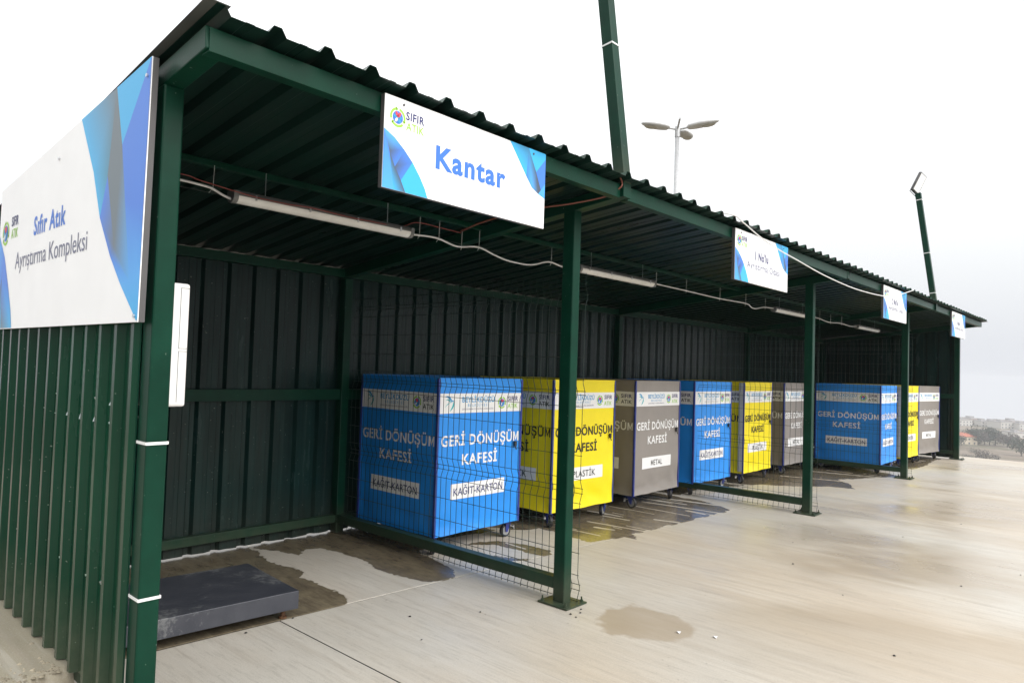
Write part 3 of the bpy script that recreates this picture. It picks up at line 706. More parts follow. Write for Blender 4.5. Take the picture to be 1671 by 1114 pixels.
# ------------------------------------------------------------------ covered cages on castors
BW, BD, Z0, Z1 = 1.12, 1.12, .165, 1.54
def wr(side, s, t, seed):
    """inward dent of the tarpaulin at fraction s,t"""
    d = .013*(.6+mn.noise((s*2.2+seed*7, t*2.2, side*3.1)))+.0045*(mn.noise((s*6+seed, t*1.4, side*5))*math.exp(-abs(s-.5)*0))
    fold = mn.noise((s*3+t*6+seed, (t-s)*2, side*2.3)); d += .030*max(0, 1-t*4.8)*abs(fold)*2+.004*abs(fold)+.009*max(0, 1-t*5)*mn.noise((s*2+seed, t*18, side))
    e = min(s, 1-s, (1-t), t); d *= min(1, e/.05)
    return d
def cage(col, name_word, label, text_mat, plate_text, rooms, seed, yellow=False, group='covered recycling cages'):
    t = thing('recycling_cage', label, 'recycling cage', (0, 0, 0), 0, group)
    ink = M['cloth_'+col]; tm = M[text_mat]
    panels = []
    def placer(side):
        W = BW if side in (0, 2) else BD
        def P(s, z, off=0):
            off *= 1.35
            d = wr(side, min(1, max(0, s/W)), (z-Z0)/(Z1-Z0), seed)-off
            if side == 0: return (s, .004+d, z)
            if side == 1: return (.004+d, BD-s, z)
            if side == 2: return (BW-s, BD-.004-d, z)
            return (BW-.004-d, s, z)
        return P, W
    hem = lambda s, j: (.007*mn.noise((s*5+seed, 3, 1))+.004) if j == 0 else 0
    for side, nm in ((0, 'front_cover'), (1, 'side_cover'), (2, 'back_cover'), (3, 'side_cover')):
        P, W = placer(side); n = 26; q = MB(); e = .018
        vs = [P(e+(W-2*e)*i/n, Z0-.010+(Z1-Z0+.010)*j/n+hem(i/n+side, j)) for i in range(n+1) for j in range(n+1)]
        q.add(vs, [(i*(n+1)+j, (i+1)*(n+1)+j, (i+1)*(n+1)+j+1, i*(n+1)+j+1) for i in range(n) for j in range(n)])
        pn = q.build(nm, ink, t, smooth=True); panels.append(pn)
        if side > 1: continue
        H = Z1-Z0; zt = lambda f: Z1-f*H
        A = lambda a, b_, o=.0020: P(a*W, b_, o)
        B2 = lambda a, b_: P(a, b_, .0032); B3 = lambda a, b_: P(a, b_, .0042); B1 = lambda a, b_: P(a, b_, .0022)
        n2 = 22; q = MB()
        def patch(q, a, c, z0, z1, fn, nn=n2, mm=4):
            vs = [fn(a+(c-a)*i/nn, z0+(z1-z0)*j/mm) for i in range(nn+1) for j in range(mm+1)]
            q.add(vs, [(i*(mm+1)+j, (i+1)*(mm+1)+j, (i+1)*(mm+1)+j+1, i*(mm+1)+j+1) for i in range(nn) for j in range(mm)])
        patch(q, .018, W-.018, zt(.228), zt(.100), B1); bd = q.build('white_band', M['ink_white'], pn)
        q = MB(); town_logo(q, .075*W, zt(.205), .085*H, lambda a, b_: B2(a, b_)); q.build('town_logo', [M['ink_cyan'], M['ink_teal']], pn)
        q = MB(); letter(q, 'BEYLİKDÜZÜ', .27*W, .64*W, zt(.158), .034*H, B2, .02); q.build('lettering', M['ink_cyan'], pn)
        q = MB(); letter(q, 'B E L E D İ Y E S İ', .335*W, .575*W, zt(.187), .017*H, B2, .01); q.build('lettering', M['ink_cyan'], pn)
        q = MB(); letter(q, 'ÇEVRE KORUMA VE KONTROL MÜDÜRLÜĞÜ', .27*W, .63*W, zt(.208), .009*H, B2, .01); q.build('lettering', M['ink_grey'], pn)
        q = MB(); waste_logo(q, .735*W, zt(.165), .041*H, B2, B3); q.build('recycling_logo', LOGO_M, pn)
        q = MB(); letter(q, 'SIFIR', .81*W, .945*W, zt(.155), .032*H, B2, .02); q.build('lettering', M['ink_navy'], pn)
        q = MB(); letter(q, 'ATIK', .81*W, .945*W, zt(.205), .032*H, B2, .012); q.build('lettering', M['ink_green' if side == 0 else 'ink_black'], pn)
        q = MB(); letter(q, 'GERİ DÖNÜŞÜM', .045*W, .965*W, zt(.437), .066*H, B2, .022); q.build('lettering', tm, pn)
        q = MB(); letter(q, 'KAFESİ', .285*W, .70*W, zt(.565), .066*H, B2, .022); q.build('lettering', tm, pn)
        q = MB(); patch(q, .175*W, .80*W, zt(.785), zt(.685), B1, 12, 3); q.build('label_plate', M['ink_white'], pn)
        ln = {'METAL': (.37, .61), 'PLASTİK': (.33, .68), 'KAĞIT-KARTON': (.205, .775)}[plate_text]
        q = MB(); letter(q, plate_text, ln[0]*W, ln[1]*W, zt(.762), .048*H, B2, .008); q.build('lettering', M['ink_navy' if col == 'blue' else 'ink_black'], pn)
        if side == 0:
            q = MB(); hx, hz = .90*W, zt(.475); q.box((hx, -.012, hz), (hx+.03, .004, hz+.05)); q.tube([(hx+.015, -.008, hz), (hx+.012, -.022, hz-.03)], .006, 6)
            q.build('latch', M['black'], t)
    q = MB(); n = 8; vs = []
    for i in range(n+1):
        for j in range(n+1):
            a, c = i/n, j/n; vs.append((.004+(BW-.008)*a, .004+(BD-.008)*c, Z1-.002-.012*math.sin(math.pi*a)*math.sin(math.pi*c)))
    q.add(vs, [(i*(n+1)+j, (i+1)*(n+1)+j, (i+1)*(n+1)+j+1, i*(n+1)+j+1) for i in range(n) for j in range(n)]); q.build('top_cover', ink, t, smooth=True)
    for cx_ in (0, BW-.026):
        for cy_ in (0, BD-.026):
            q = MB(); q.box((cx_+.001, cy_+.001, Z0-.012), (cx_+.025, cy_+.025, Z1-.006)); q.build('frame_post', M['bluesteel'], t, bevel=.003)
    q = MB()
    for a, c in (((.03, .022, Z0-.006), (BW-.03, .044, Z0+.012)), ((.03, BD-.044, Z0-.006), (BW-.03, BD-.022, Z0+.012)), ((.022, .046, Z0-.006), (.044, BD-.046, Z0+.012)), ((BW-.044, .046, Z0-.006), (BW-.022, BD-.046, Z0+.012)), ((.03, .03, Z0+.014), (BW-.03, BD-.03, Z0+.020))): q.box(a, c)
    q.build('base_frame', M['bluesteel'], t)
    rw = .0615
    for k, (cx_, cy_) in enumerate(((.075, .085), (BW-.085, .085), (.075, BD-.085), (BW-.085, BD-.085))):
        ang = R((20, -28, 70, 10)[k]+seed*23); ct = Vector((cx_, cy_, 0)); dx = Vector((math.cos(ang), math.sin(ang), 0)); ax = Vector((-dx.y, dx.x, 0))
        wc = ct-dx*.022; wc.z = rw+.002
        q = MB(); pr = [(.045, -.017), (rw-.006, -.019), (rw, -.011), (rw, .011), (rw-.006, .019), (.045, .017)]; nn = 20; vs = []
        rot = Matrix((dx, Vector((0, 0, 1)), ax)).transposed()
        for i in range(nn):
            a = 2*math.pi*i/nn
            for r_1, h_ in pr: vs.append(wc+rot@Vector((r_1*math.cos(a), r_1*math.sin(a), h_)))
        m_ = len(pr); q.add(vs, [(i*m_+j, i*m_+(j+1) % m_, ((i+1) % nn)*m_+(j+1) % m_, ((i+1) % nn)*m_+j) for i in range(nn) for j in range(m_)])
        ca = bpy.data.objects.new('castor', None); C.objects.link(ca); ca.parent = t; ca.empty_display_size = .05
        q.build('tyre', M['rubber'], ca, smooth=False)
        q = MB(); q.cyl(wc-ax*.015, wc+ax*.015, .045, 16); q.cyl(wc-ax*.022, wc+ax*.022, .014, 10); q.build('wheel_hub', M['hub'], ca)
        q = MB()
        for sg_ in (-1, 1):
            o = ax*sg_*.026
            pts = [wc+o+Vector((0, 0, -.012))-dx*.012, wc+o+Vector((0, 0, -.012))+dx*.012, ct+o+dx*.036+Vector((0, 0, .142)), ct+o-dx*.036+Vector((0, 0, .142))]
            vs = [p-ax*.002 for p in pts]+[p+ax*.002 for p in pts]
            q.add(vs, [(0, 1, 2, 3), (7, 6, 5, 4), (0, 4, 5, 1), (1, 5, 6, 2), (2, 6, 7, 3), (3, 7, 4, 0)])
        q.bar(ct-dx*.04+Vector((0, 0, .140)), ct+dx*.04+Vector((0, 0, .140)), .058, .006)
        q.cyl(ct+Vector((0, 0, .143)), ct+Vector((0, 0, .156)), .02, 12)
        q.build('fork', M['bluesteel'], ca)
        if k < 2:
            q = MB(); a_ = ct+dx*.035+Vector((0, 0, .105)); q.bar(a_, a_+dx*.05+Vector((0, 0, -.02)), .034, .006); q.bar(a_+dx*.046, a_+dx*.05+Vector((0, 0, -.04)), .034, .006); q.build('brake_pedal', M['galv'], ca)
    return t
def put(t, x, y, rz=0): t.location = (x, y, 0); t.rotation_euler = (0, 0, R(rz)); return t
GB = 'covered recycling cages'
blue = cage('blue', 'blue', 'nearest blue recycling cage, KAĞIT-KARTON on its plate, seen through the first mesh partition', 'ink_white', 'KAĞIT-KARTON', 0, 1)
put(blue, 2.965, 1.54, .4)
yel = cage('yellow', 'yellow', 'nearest yellow recycling cage marked PLASTİK, partly hidden by the second post', 'ink_black', 'PLASTİK', 0, 2)
put(yel, 4.56, 1.54, -.8)
gry = cage('grey', 'grey', 'nearest grey recycling cage marked METAL, standing clear between two posts', 'ink_white', 'METAL', 0, 3)
put(gry, 6.135, 1.545, .9)
put(copy_tree(blue, 'middle blue recycling cage, behind the second mesh partition right of the grey one'), 7.60, 1.54, -.6)
y2 = put(copy_tree(yel, 'middle yellow recycling cage, behind the second mesh partition, pale flap on its left edge'), 9.15, 1.53, 1.0)
put(copy_tree(gry, 'middle grey recycling cage, behind the second mesh partition just left of the third post'), 10.70, 1.52, -1.1)
put(copy_tree(blue, 'farthest blue recycling cage with its broad side towards the camera behind the last mesh partition'), 12.33, .46, .8)
y3 = put(copy_tree(yel, 'farthest yellow recycling cage, half hidden behind the fourth post'), 13.78, .46, -1.5)
put(copy_tree(gry, 'farthest grey recycling cage, beside the far end wall'), 15.08, .47, -8)
for t in (y2, y3):
    q = MB(); q.add([(-.004, .02, Z0+.02), (-.004, .085, Z0+.02), (-.004, .085, Z1-.01), (-.004, .02, Z1-.01), (-.001, .02, Z0+.02), (-.001, .085, Z0+.02), (-.001, .085, Z1-.01), (-.001, .02, Z1-.01)],
                    [(0, 3, 2, 1), (4, 5, 6, 7), (0, 1, 5, 4), (1, 2, 6, 5), (2, 3, 7, 6), (3, 0, 4, 7)]); q.build('turned_flap', M['cloth_back'], t)

# ------------------------------------------------------------------ weighing platform, cabinet
pf_ = thing('platform_scale', 'low dark grey steel weighing platform on the floor of the near bay', 'scale', (1.353, 1.005, 0), R(-4))
q = MB(); q.box((-1.10, 0, .066), (0, .78, .180)); q.build('platform_deck', M['platform'], pf_, bevel=.004)
q = MB(); q.box((-1.02, .08, .045), (-.10, .70, .064)); q.build('load_frame', M['black'], pf_)
for a in (-1.04, -.07):
    for c in (.07, .70):
        q = MB(); q.cyl((a, c, .004), (a, c, .064), .014, 10); q.cyl((a, c, .004), (a, c, .016), .026, 12); q.build('foot', M['rust'], pf_)
cb = thing('electrical_cabinet', 'white plastic electrical cabinet on the inner left wall behind the corner post', 'cabinet', (.065, .13, 1.43))
q = MB(); q.box((0, 0, 0), (.140, .40, .545)); q.build('cabinet_body', M['white'], cb, bevel=.012)
q = MB(); q.box((.098, -.0006, .02), (.1000, .001, .245)); q.box((.098, -.0006, .255), (.1000, .001, .525)); q.box((.098, -.0006, .243), (.139, .001, .2445)); q.box((.098, -.0006, .256), (.139, .001, .2575)); q.box((.098, -.0006, .523), (.139, .001, .5245))
q.build('door_seam', M['seam'], cb)

# ------------------------------------------------------------------ lamps under the roof
def tube_light(x, ln, label):
    t = thing('tube_light', label, 'light', (x, .80, 2.515), 0, 'strip lights under the roof')
    q = MB(); H = .095; n = 10; pr = []
    for i in range(n+1):
        a = math.pi*(1+i/n); pr.append((.042*math.cos(a), .052+.038*math.sin(a)))
    def ext(pr, a, b_, mi=0):
        k = len(pr); vs = [(a, y, z) for y, z in pr]+[(b_, y, z) for y, z in pr]
        q.add(vs, [(i, (i+1) % k, k+(i+1) % k, k+i) for i in range(k)]+[tuple(range(k))[::-1], tuple(range(k, 2*k))], mi)
    ext(pr, .02, ln-.02); q.build('diffuser', M['diffuser'], t, smooth=False)
    q = MB(); ext([(-.045, .052), (.045, .052), (.042, .066), (.028, .084), (-.028, .084), (-.042, .066)], 0, ln); q.build('lamp_body', M['lightbody'], t)
    for a, b_ in ((-.006, .022), (ln-.022, ln+.006)):
        q = MB(); ext([(y*1.06, z-.003 if z < .05 else z) for y, z in pr]+[(.044, .08), (-.044, .08)], a, b_); q.build('end_cap', M['lightbody'], t)
    for k in range(4):
        a = .12+k*(ln-.24)/3; q = MB(); q.box((a, -.049, .040), (a+.010, -.043, .070)); q.build('clip', M['galv'], t)
    for a in (.2, ln-.2):
        q = MB(); q.box((a, -.002, .084), (a+.003, .002, .225)); q.build('hanger', M['galv'], t)
    return t
tube_light(.69, 1.29, 'nearest grey strip light, hanging under the roof of the weighing bay')
tube_light(3.93, 1.29, 'second strip light, starting just right of the second post')
tube_light(8.38, 1.29, 'third strip light, ending behind the third post')
tube_light(12.05, 1.29, 'farthest strip light, hanging left of the third eave sign')

CABLES = []
def cable(name, pts, r, m, label, cat='cable', sag=0, sub=5):
    P = [Vector(p) for p in pts]; out_ = []
    for i in range(len(P)-1):
        p0, p1_, p2, p3 = P[max(0, i-1)], P[i], P[i+1], P[min(len(P)-1, i+2)]
        for k in range(sub):
            t = k/sub; out_.append(.5*((2*p1_)+(p2-p0)*t+(2*p0-5*p1_+4*p2-p3)*t*t+(3*p1_-p0-3*p2+p3)*t**3))
    out_.append(P[-1]); q = MB(); q.tube(out_, r, 6)
    o = tag(q.build(name, m, smooth=True), label, cat); CABLES.append((P[0].x, P[-1].x, o)); return o
Y = .80
cable('cable', [(.10, Y, 2.60), (.41, Y, 2.595), (.50, Y, 2.592), (.573, Y, 2.585), (.64, Y, 2.56), (.70, Y, 2.545)], .007, M['cable_white'], 'short white cable running from behind the corner post to the nearest strip light')
cable('cable', [(1.98, Y, 2.555), (2.06, Y, 2.565), (2.24, Y, 2.57), (2.435, Y, 2.54), (2.654, Y, 2.568), (2.85, Y, 2.53), (3.02, Y, 2.508), (3.279, Y, 2.512), (3.511, Y, 2.568), (3.708, Y, 2.551), (3.93, Y, 2.56)], .007, M['cable_white'], 'wavy white cable between the first and second strip lights')
cable('cable', [(5.22, Y, 2.567), (5.3, Y, 2.572), (5.94, Y, 2.566), (6.734, Y, 2.556), (7.491, Y, 2.563), (7.65, Y, 2.53), (7.794, Y, 2.522), (8.05, Y, 2.562), (8.377, Y, 2.574)], .007, M['cable_white'], 'white cable between the second and third strip lights')
cable('cable', [(9.67, Y, 2.565), (10.1, Y, 2.57), (10.6, Y, 2.54), (11.2, Y, 2.56), (11.7, Y, 2.545), (12.05, Y, 2.565)], .007, M['cable_white'], 'white cable between the third and farthest strip lights')
cable('cable', [(.10, Y-.02, 2.63), (.42, Y-.02, 2.622), (.5, Y-.02, 2.61), (.77, Y-.06, 2.575), (1.0, Y-.06, 2.572), (1.165, Y-.06, 2.58), (1.43, Y-.06, 2.573), (1.6, Y-.06, 2.575), (1.877, Y-.02, 2.593), (2.04, Y, 2.651), (2.27, Y, 2.651), (2.468, Y, 2.647)], .0028, M['cable_red'], 'thin red cable running along the top of the nearest strip light')
cable('cable', [(2.80, -.392, 2.952), (2.812, -.40, 2.915), (2.80, -.39, 2.88), (2.77, -.30, 2.83), (2.62, -.12, 2.775), (2.50, .12, 2.745), (2.44, .5, 2.70), (2.45, .78, 2.655)], .006, M['cable_copper'], 'copper brown cable bending down from the eave beside the nearest floodlight pole')
cable('cable', [(4.05, -.30, 2.975), (4.323, -.47, 2.972), (4.5, -.492, 2.935), (4.881, -.49, 2.864), (5.296, -.49, 2.815), (5.754, -.49, 2.78), (6.538, -.49, 2.722), (7.577, -.49, 2.690), (8.71, -.49, 2.718), (9.3, -.49, 2.78), (9.7, -.49, 2.85), (10.268, -.488, 2.955), (10.6, -.35, 2.975)], .006, M['cable_white'], 'long white cable sagging from the roof edge in front of the eave beam')
for x, z in ((.581, 2.585), (2.066, 2.566), (2.251, 2.57), (2.479, 2.545), (2.664, 2.565), (3.548, 2.566), (5.289, 2.568), (5.931, 2.565), (6.761, 2.556), (7.487, 2.56), (8.1, 2.56), (10.2, 2.565), (10.7, 2.54), (11.25, 2.56)):
    q = MB(); q.bar((x, Y, z-.012), (x+.004, Y, z+.13), .004, .0015); q.bar((x-.03*random.random(), Y-.004, z-.03), (x, Y-.004, z+.005), .004, .0015)
    q.build('cable_tie', M['tie'], [o for a, c, o in CABLES if a <= x <= c][0])
q = MB(); q.tube([(.1, Y+.01, 2.56), (8.3, Y+.01, 2.585), (16.3, Y+.01, 2.58)], .0012, 4); tag(q.build('carrier_wire', M['signframe']), 'thin dark carrier wire stretched under the roof beside the strip lights', 'wire')

def strap(x0, y0, x1, y1, z, label, slope=0, grp='white straps on posts'):
    q = MB(); o = .003
    q.box((x0-o, y0-o, z), (x1+o, y0-.0005, z+.012)); q.box((x0-o, y1+.0005, z), (x1+o, y1+o, z+.012)); q.box((x0-o, y0, z), (x0-.0005, y1, z+.012)); q.box((x1+.0005, y0, z), (x1+o, y1, z+.012))
    return tag(q.build('strap', M['tie']), label, 'strap', grp)
strap(0, 0, WX, WY, 1.284, 'upper of the two white straps round the corner post by the left wall')
strap(0, 0, WX, WY, .650, 'lower of the two white straps round the corner post by the left wall')

# ------------------------------------------------------------------ floodlight poles through the roof
def flood_pole(x, label):
    t = thing('floodlight_pole', label, 'light pole', (x+WX/2, -.375, 2.90), 0, 'green floodlight poles on the eave')
    t.rotation_euler = (-math.atan(.135), 0, 0)
    q = MB(); q.box((-.0425, -.0425, .02), (.0425, .0425, 1.92)); q.build('pole', M['paint'], t, bevel=.005)
    q = MB(); q.box((-.0425, -.0425, 1.921), (.0425, .0425, 1.926)); q.build('pole_cap', M['paint'], t)
    fl = bpy.data.objects.new('floodlight', None); C.objects.link(fl); fl.parent = t; fl.location = (.10, -.03, 2.12)
    inv = Matrix.Rotation(math.atan(.135), 3, 'X')
    nrm = Vector((-.40, -.88, -.15)).normalized(); ax = (Vector((0, 0, 1))*.93+Vector((.674, -.739, 0))*.5).normalized(); ax = (ax-nrm*ax.dot(nrm)).normalized(); sx = nrm.cross(ax)
    rm = inv@Matrix((sx, nrm, ax)).transposed()
    fl.rotation_euler = rm.to_euler()
    q = MB(); q.box((-.085, -.05, -.175), (.085, -.005, .175)); 
    for k in range(7): q.box((-.07+.02*k, -.075, -.15), (-.066+.02*k, -.05, .15))
    q.build('lamp_housing', M['signframe'], fl, bevel=.004)
    q = MB(); q.box((-.070, -.005, -.158), (.070, .002, .158)); q.build('lamp_glass', M['diffuser'], fl)
    q = MB(); q.tube([(-.095, -.02, -.02), (-.095, -.03, -.21), (.095, -.03, -.21), (.095, -.02, -.02)], .007, 6); q.build('bracket', M['signframe'], fl)
    return t
flood_pole(PX[1], 'tall green floodlight pole rising past the top of the picture above the second post')
flood_pole(PX[3], 'green floodlight pole with its floodlight in view at the far part of the roof')
def pole_strap(x, d, label):
    q = MB(); o = .0455
    rm = Matrix.Rotation(-math.atan(.135), 4, 'X'); 
    for a, c in (((-o, -o, d), (o, -.0427, d+.012)), ((-o, .0427, d), (o, o, d+.012)), ((-o, -.0427, d), (-.0427, .0427, d+.012)), ((.0427, -.0427, d), (o, .0427, d+.012))): q.box(a, c)
    ob = tag(q.build('strap', M['tie']), label, 'strap', 'white straps on poles'); ob.location = (x+WX/2, -.375, 2.90); ob.rotation_euler = (-math.atan(.135), 0, 0)
pole_strap(PX[1], 1.02, 'white strap round the tall pole near the top of the picture')
pole_strap(PX[3], 1.80, 'topmost white strap on the far floodlight pole')
pole_strap(PX[3], .88, 'middle white strap on the far floodlight pole')
pole_strap(PX[3], .20, 'lowest white strap on the far floodlight pole, at the roof')

# ------------------------------------------------------------------ street lamp behind the shed
LX, LY, LZ = 19.15, 8.43, 9.62
sl_ = thing('street_lamp', 'grey street lamp with three oval heads standing behind the shed', 'street lamp', (LX, LY, -1.0))
q = MB(); q.tube([(0, 0, 0), (0, 0, 4), (0, 0, LZ+1-.05)], [.12, .10, .075], 12); q.build('mast', M['steel'], sl_, smooth=True)
q = MB(); q.cyl((0, 0, LZ+1-.28), (0, 0, LZ+1+.06), .09, 12); q.build('mast_head', M['steel'], sl_)
q = MB(); rv = Vector((.674, -.739, 0)); fv = Vector((.739, .674, 0))
st_ = -fv*.75-rv*.10+Vector((0, 0, .10)); q.tube([(0, 0, LZ+.98), st_+Vector((0, 0, LZ+.98))], .035, 8); q.build('empty_arm', M['steel'], sl_)
def head(dv, ln, arm, tilt):
    dv = dv.normalized(); a0 = Vector((0, 0, LZ+.97)); a1 = a0+dv*arm+Vector((0, 0, tilt*arm))
    hd = bpy.data.objects.new('lamp_head', None); C.objects.link(hd); hd.parent = sl_
    q = MB(); q.tube([a0, a1+dv*.06], .035, 8); q.build('arm', M['steel'], hd)
    d3 = (dv+Vector((0, 0, tilt))).normalized(); sx = d3.cross(Vector((0, 0, 1))).normalized(); uz = sx.cross(d3)
    q = MB(); n, mm = 14, 12; vs = []
    for i in range(n+1):
        t = i/n; wd = .25*(math.sin(math.pi*min(1, .12+.88*t)**1.0)**.55) if 0 < t < 1 else .03
        for k in range(mm):
            a = 2*math.pi*k/mm; hh = .13 if math.sin(a) > 0 else .09
            vs.append(a1+d3*ln*t+sx*wd*math.cos(a)+uz*hh*(wd/.25)*math.sin(a))
    q.add(vs, [(i*mm+k, i*mm+(k+1) % mm, (i+1)*mm+(k+1) % mm, (i+1)*mm+k) for i in range(n) for k in range(mm)]+[tuple(range(mm))[::-1], tuple(range(n*mm, (n+1)*mm))])
    q.build('shell', M['lampshell'], hd, smooth=True)
    q = MB(); vs = []
    c0 = a1+d3*ln*.66-uz*.078
    for k in range(14):
        a = 2*math.pi*k/14; vs.append(c0+d3*ln*.22*math.cos(a)+sx*.15*math.sin(a))
    vs2 = [c0-uz*.02+(v-c0)*.8 for v in vs]; q.add(vs+vs2, [tuple(range(14, 28))]+[(k, (k+1) % 14, 14+(k+1) % 14, 14+k) for k in range(14)]); q.build('lamp_glass', M['lampglass'], hd)
head(-rv-.25*fv, 1.0, .28, .05); head(rv-.35*fv, 1.05, .28, .14); head(rv*.6+fv*.8, .95, .16, .02)

# ------------------------------------------------------------------ rubble and scraps
q = MB()
def pebble(x, y, z, r):
    vs = []
    for a, b_ in ((0, 90), (0, -90)): vs.append((x, y, z+(r*.7 if b_ > 0 else -r*.3)))
    k = 6; o = []
    for i in range(k):
        a = 2*math.pi*i/k; rr = r*random.uniform(.7, 1.2); vs.append((x+rr*math.cos(a), y+rr*math.sin(a), z+r*.2*random.random()))
    q.add(vs, [(0, 2+i, 2+(i+1) % k) for i in range(k)]+[(1, 2+(i+1) % k, 2+i) for i in range(k)])
for i in range(260):
    yy = random.gauss(.78, .14); pebble(-.04-abs(random.gauss(0, .10)), yy, .15 if yy > .76 else .07, random.choice((.003, .005, .008, .014)))
struct(q.build('rubble', M['stone']), 'stuff')
q = MB()
for x, y in ((2.72, -.14), (2.79, -.17), (2.85, -.13), (2.70, -.20), (1.33, 1.03), (1.0, 1.0), (1.9, .55), (5.6, -1.9), (6.4, -2.2), (8.5, -1.4), (7.2, -1.1), (4.6, -1.3), (3.6, -1.9), (9.2, -2.2), (5.2, -.7), (6.0, -.4), (2.3, .3), (1.7, .2)):
    pebble(x, y, .003, random.uniform(.006, .012))
struct(q.build('grit', M['black']), 'stuff')
for (x, y, lab) in ((3.05, -1.03, 'small white paper scrap lying on the concrete in the middle foreground'), (2.95, -.83, 'tiny white scrap at the edge of the damp patch right of the second post')):
    q = MB(); q.add([(0, 0, .002), (.035, .008, .006), (.03, .03, .003), (.004, .022, .010)], [(0, 1, 2, 3)]); q.add([(0, 0, .0015), (.035, .008, .0055), (.03, .03, .0025), (.004, .022, .0095)], [(3, 2, 1, 0)])
    o = tag(q.build('paper_scrap', M['white']), lab, 'scrap'); o.location = (x, y, .002)

# ------------------------------------------------------------------ country beyond the yard
def hgt(x, y):
    d = max(0, x-17.8)+max(0, y-9)*.8+max(0, -y-12)*.05
    h = -45*(1-math.exp(-d/55.)) if d > 0 else 0
    h += -.35
    far = math.hypot(x-CX, y-CY)
    if d > 60: h += 1.6*mn.noise((x/90, y/90, 2))+.5*mn.noise((x/25, y/25, 4))
    if far > 950: h -= (far-950)*.07
    return h
V = []; F = []
rad = [0, 6, 12, 18, 19, 21, 24, 28, 34, 42, 55, 75, 100, 130, 170, 220, 280, 340, 400, 450, 500, 540, 580, 620, 660, 700, 750, 800, 850, 900, 950, 1000, 1100, 1250, 1450]
NA = 120
for r_1 in rad:
    for k in range(NA):
        a = 2*math.pi*k/NA; x = r_1*math.cos(a); y = r_1*math.sin(a); V.append((x, y, hgt(x, y)-(.3 if r_1 < 20 else 0)))
for i in range(len(rad)-1):
    for k in range(NA): F.append((i*NA+k, (i+1)*NA+k, (i+1)*NA+(k+1) % NA, i*NA+(k+1) % NA))
ground_m = mat('dry_hillside', (.115, .085, .055), .9, col2=(.085, .082, .045), vscale=.02, stretch=(1, .5, 1))
gt = ground_m.node_tree; gn = gt.nodes; gb = gn['Principled BSDF']; srcs = gb.inputs['Base Color'].links[0].from_socket
w2 = gn.new('ShaderNodeTexNoise'); w2.inputs['Scale'].default_value = .012; w2.inputs['Detail'].default_value = 5; tc2 = gn.new('ShaderNodeTexCoord'); mp2 = gn.new('ShaderNodeMapping'); mp2.inputs['Scale'].default_value = (1.6, .5, 1)
gt.links.new(tc2.outputs['Object'], mp2.inputs[0]); gt.links.new(mp2.outputs[0], w2.inputs[0])
r5 = gn.new('ShaderNodeValToRGB'); r5.color_ramp.elements[0].position = .52; r5.color_ramp.elements[1].position = .56; gt.links.new(w2.outputs[0], r5.inputs[0])
m5 = gn.new('ShaderNodeMix'); m5.data_type = 'RGBA'; m5.inputs[7].default_value = (.19, .15, .115, 1); gt.links.new(r5.outputs[0], m5.inputs[0]); gt.links.new(srcs, m5.inputs[6]); gt.links.new(m5.outputs[2], gb.inputs['Base Color'])
q = MB(); q.add(V, F); struct(q.build('terrain', ground_m, smooth=True))

leafm = [mat('grey_green_foliage', (.036, .052, .034), .8, var=.4, vscale=.4), mat('bare_branch_thicket', (.095, .080, .070), .85, var=.3, vscale=.4), mat('dark_cypress_foliage', (.028, .050, .032), .8, var=.3, vscale=.4)]
bark = mat('bark', (.07, .055, .04), .9, var=.3, vscale=3)
def tree(x, y, h, wd, kind, label, cat='tree', group=None):
    h *= .8
    z = hgt(x, y)-.3; t = thing('cypress_tree' if kind == 2 else 'distant_tree', label, cat, (x, y, z), 0, group)
    q = MB(); q.tube([(0, 0, 0), (.1, 0, h*.3), (0, .1, h*.7)], [.035*h, .025*h, .01*h], 7)
    if kind != 2:
        for k in range(6):
            a = k*1.1; q.tube([(0, 0, h*.28), (math.cos(a)*wd*.3, math.sin(a)*wd*.3, h*.6)], [.014*h, .004*h], 5)
    q.build('trunk', bark, t)
    q = MB(); n = 650 if kind != 2 else 420; cl = [(random.uniform(-.32, .32)*wd, random.uniform(-.32, .32)*wd, h*random.uniform(.38, .82), wd*random.uniform(.16, .30)) for _ in range(9)]
    for i in range(n):
        if kind == 2:
            u = random.random(); zz = h*(.06+.94*u); rr = wd*.5*(min(1, u*5)*(1-u)**.55)*random.uniform(.5, 1.05); a = random.uniform(0, 6.283); p = Vector((rr*math.cos(a), rr*math.sin(a), zz)); s = .022*h
        else:
            c = random.choice(cl); v = Vector((random.gauss(0, 1), random.gauss(0, 1), random.gauss(0, .8))).normalized()*c[3]*random.uniform(.55, 1.05); p = Vector(c[:3])+v; s = random.uniform(.022, .045)*h
        nn = Vector((random.gauss(0, 1), random.gauss(0, 1), random.gauss(0, 1))).normalized(); a1 = nn.orthogonal().normalized()*s; a2 = nn.cross(a1)
        q.add([p-a1-a2, p+a1-a2*.6, p+a1*.8+a2, p-a1*.7+a2], [(0, 1, 2, 3)])
    struct(q.build('crown', leafm[kind], t), 'stuff')
    return t
wallm = [mat('pale_render', (.55, .53, .50), .8, var=.06), mat('cream_render', (.58, .50, .38), .8, var=.06), mat('pinkish_render', (.45, .36, .33), .8, var=.06)]
tilem = mat('red_clay_tiles', (.42, .13, .08), .8, var=.25, vscale=.8); greyroof = mat('grey_roof', (.30, .29, .29), .8); winm = mat('window_glass', (.06, .07, .08), .2)
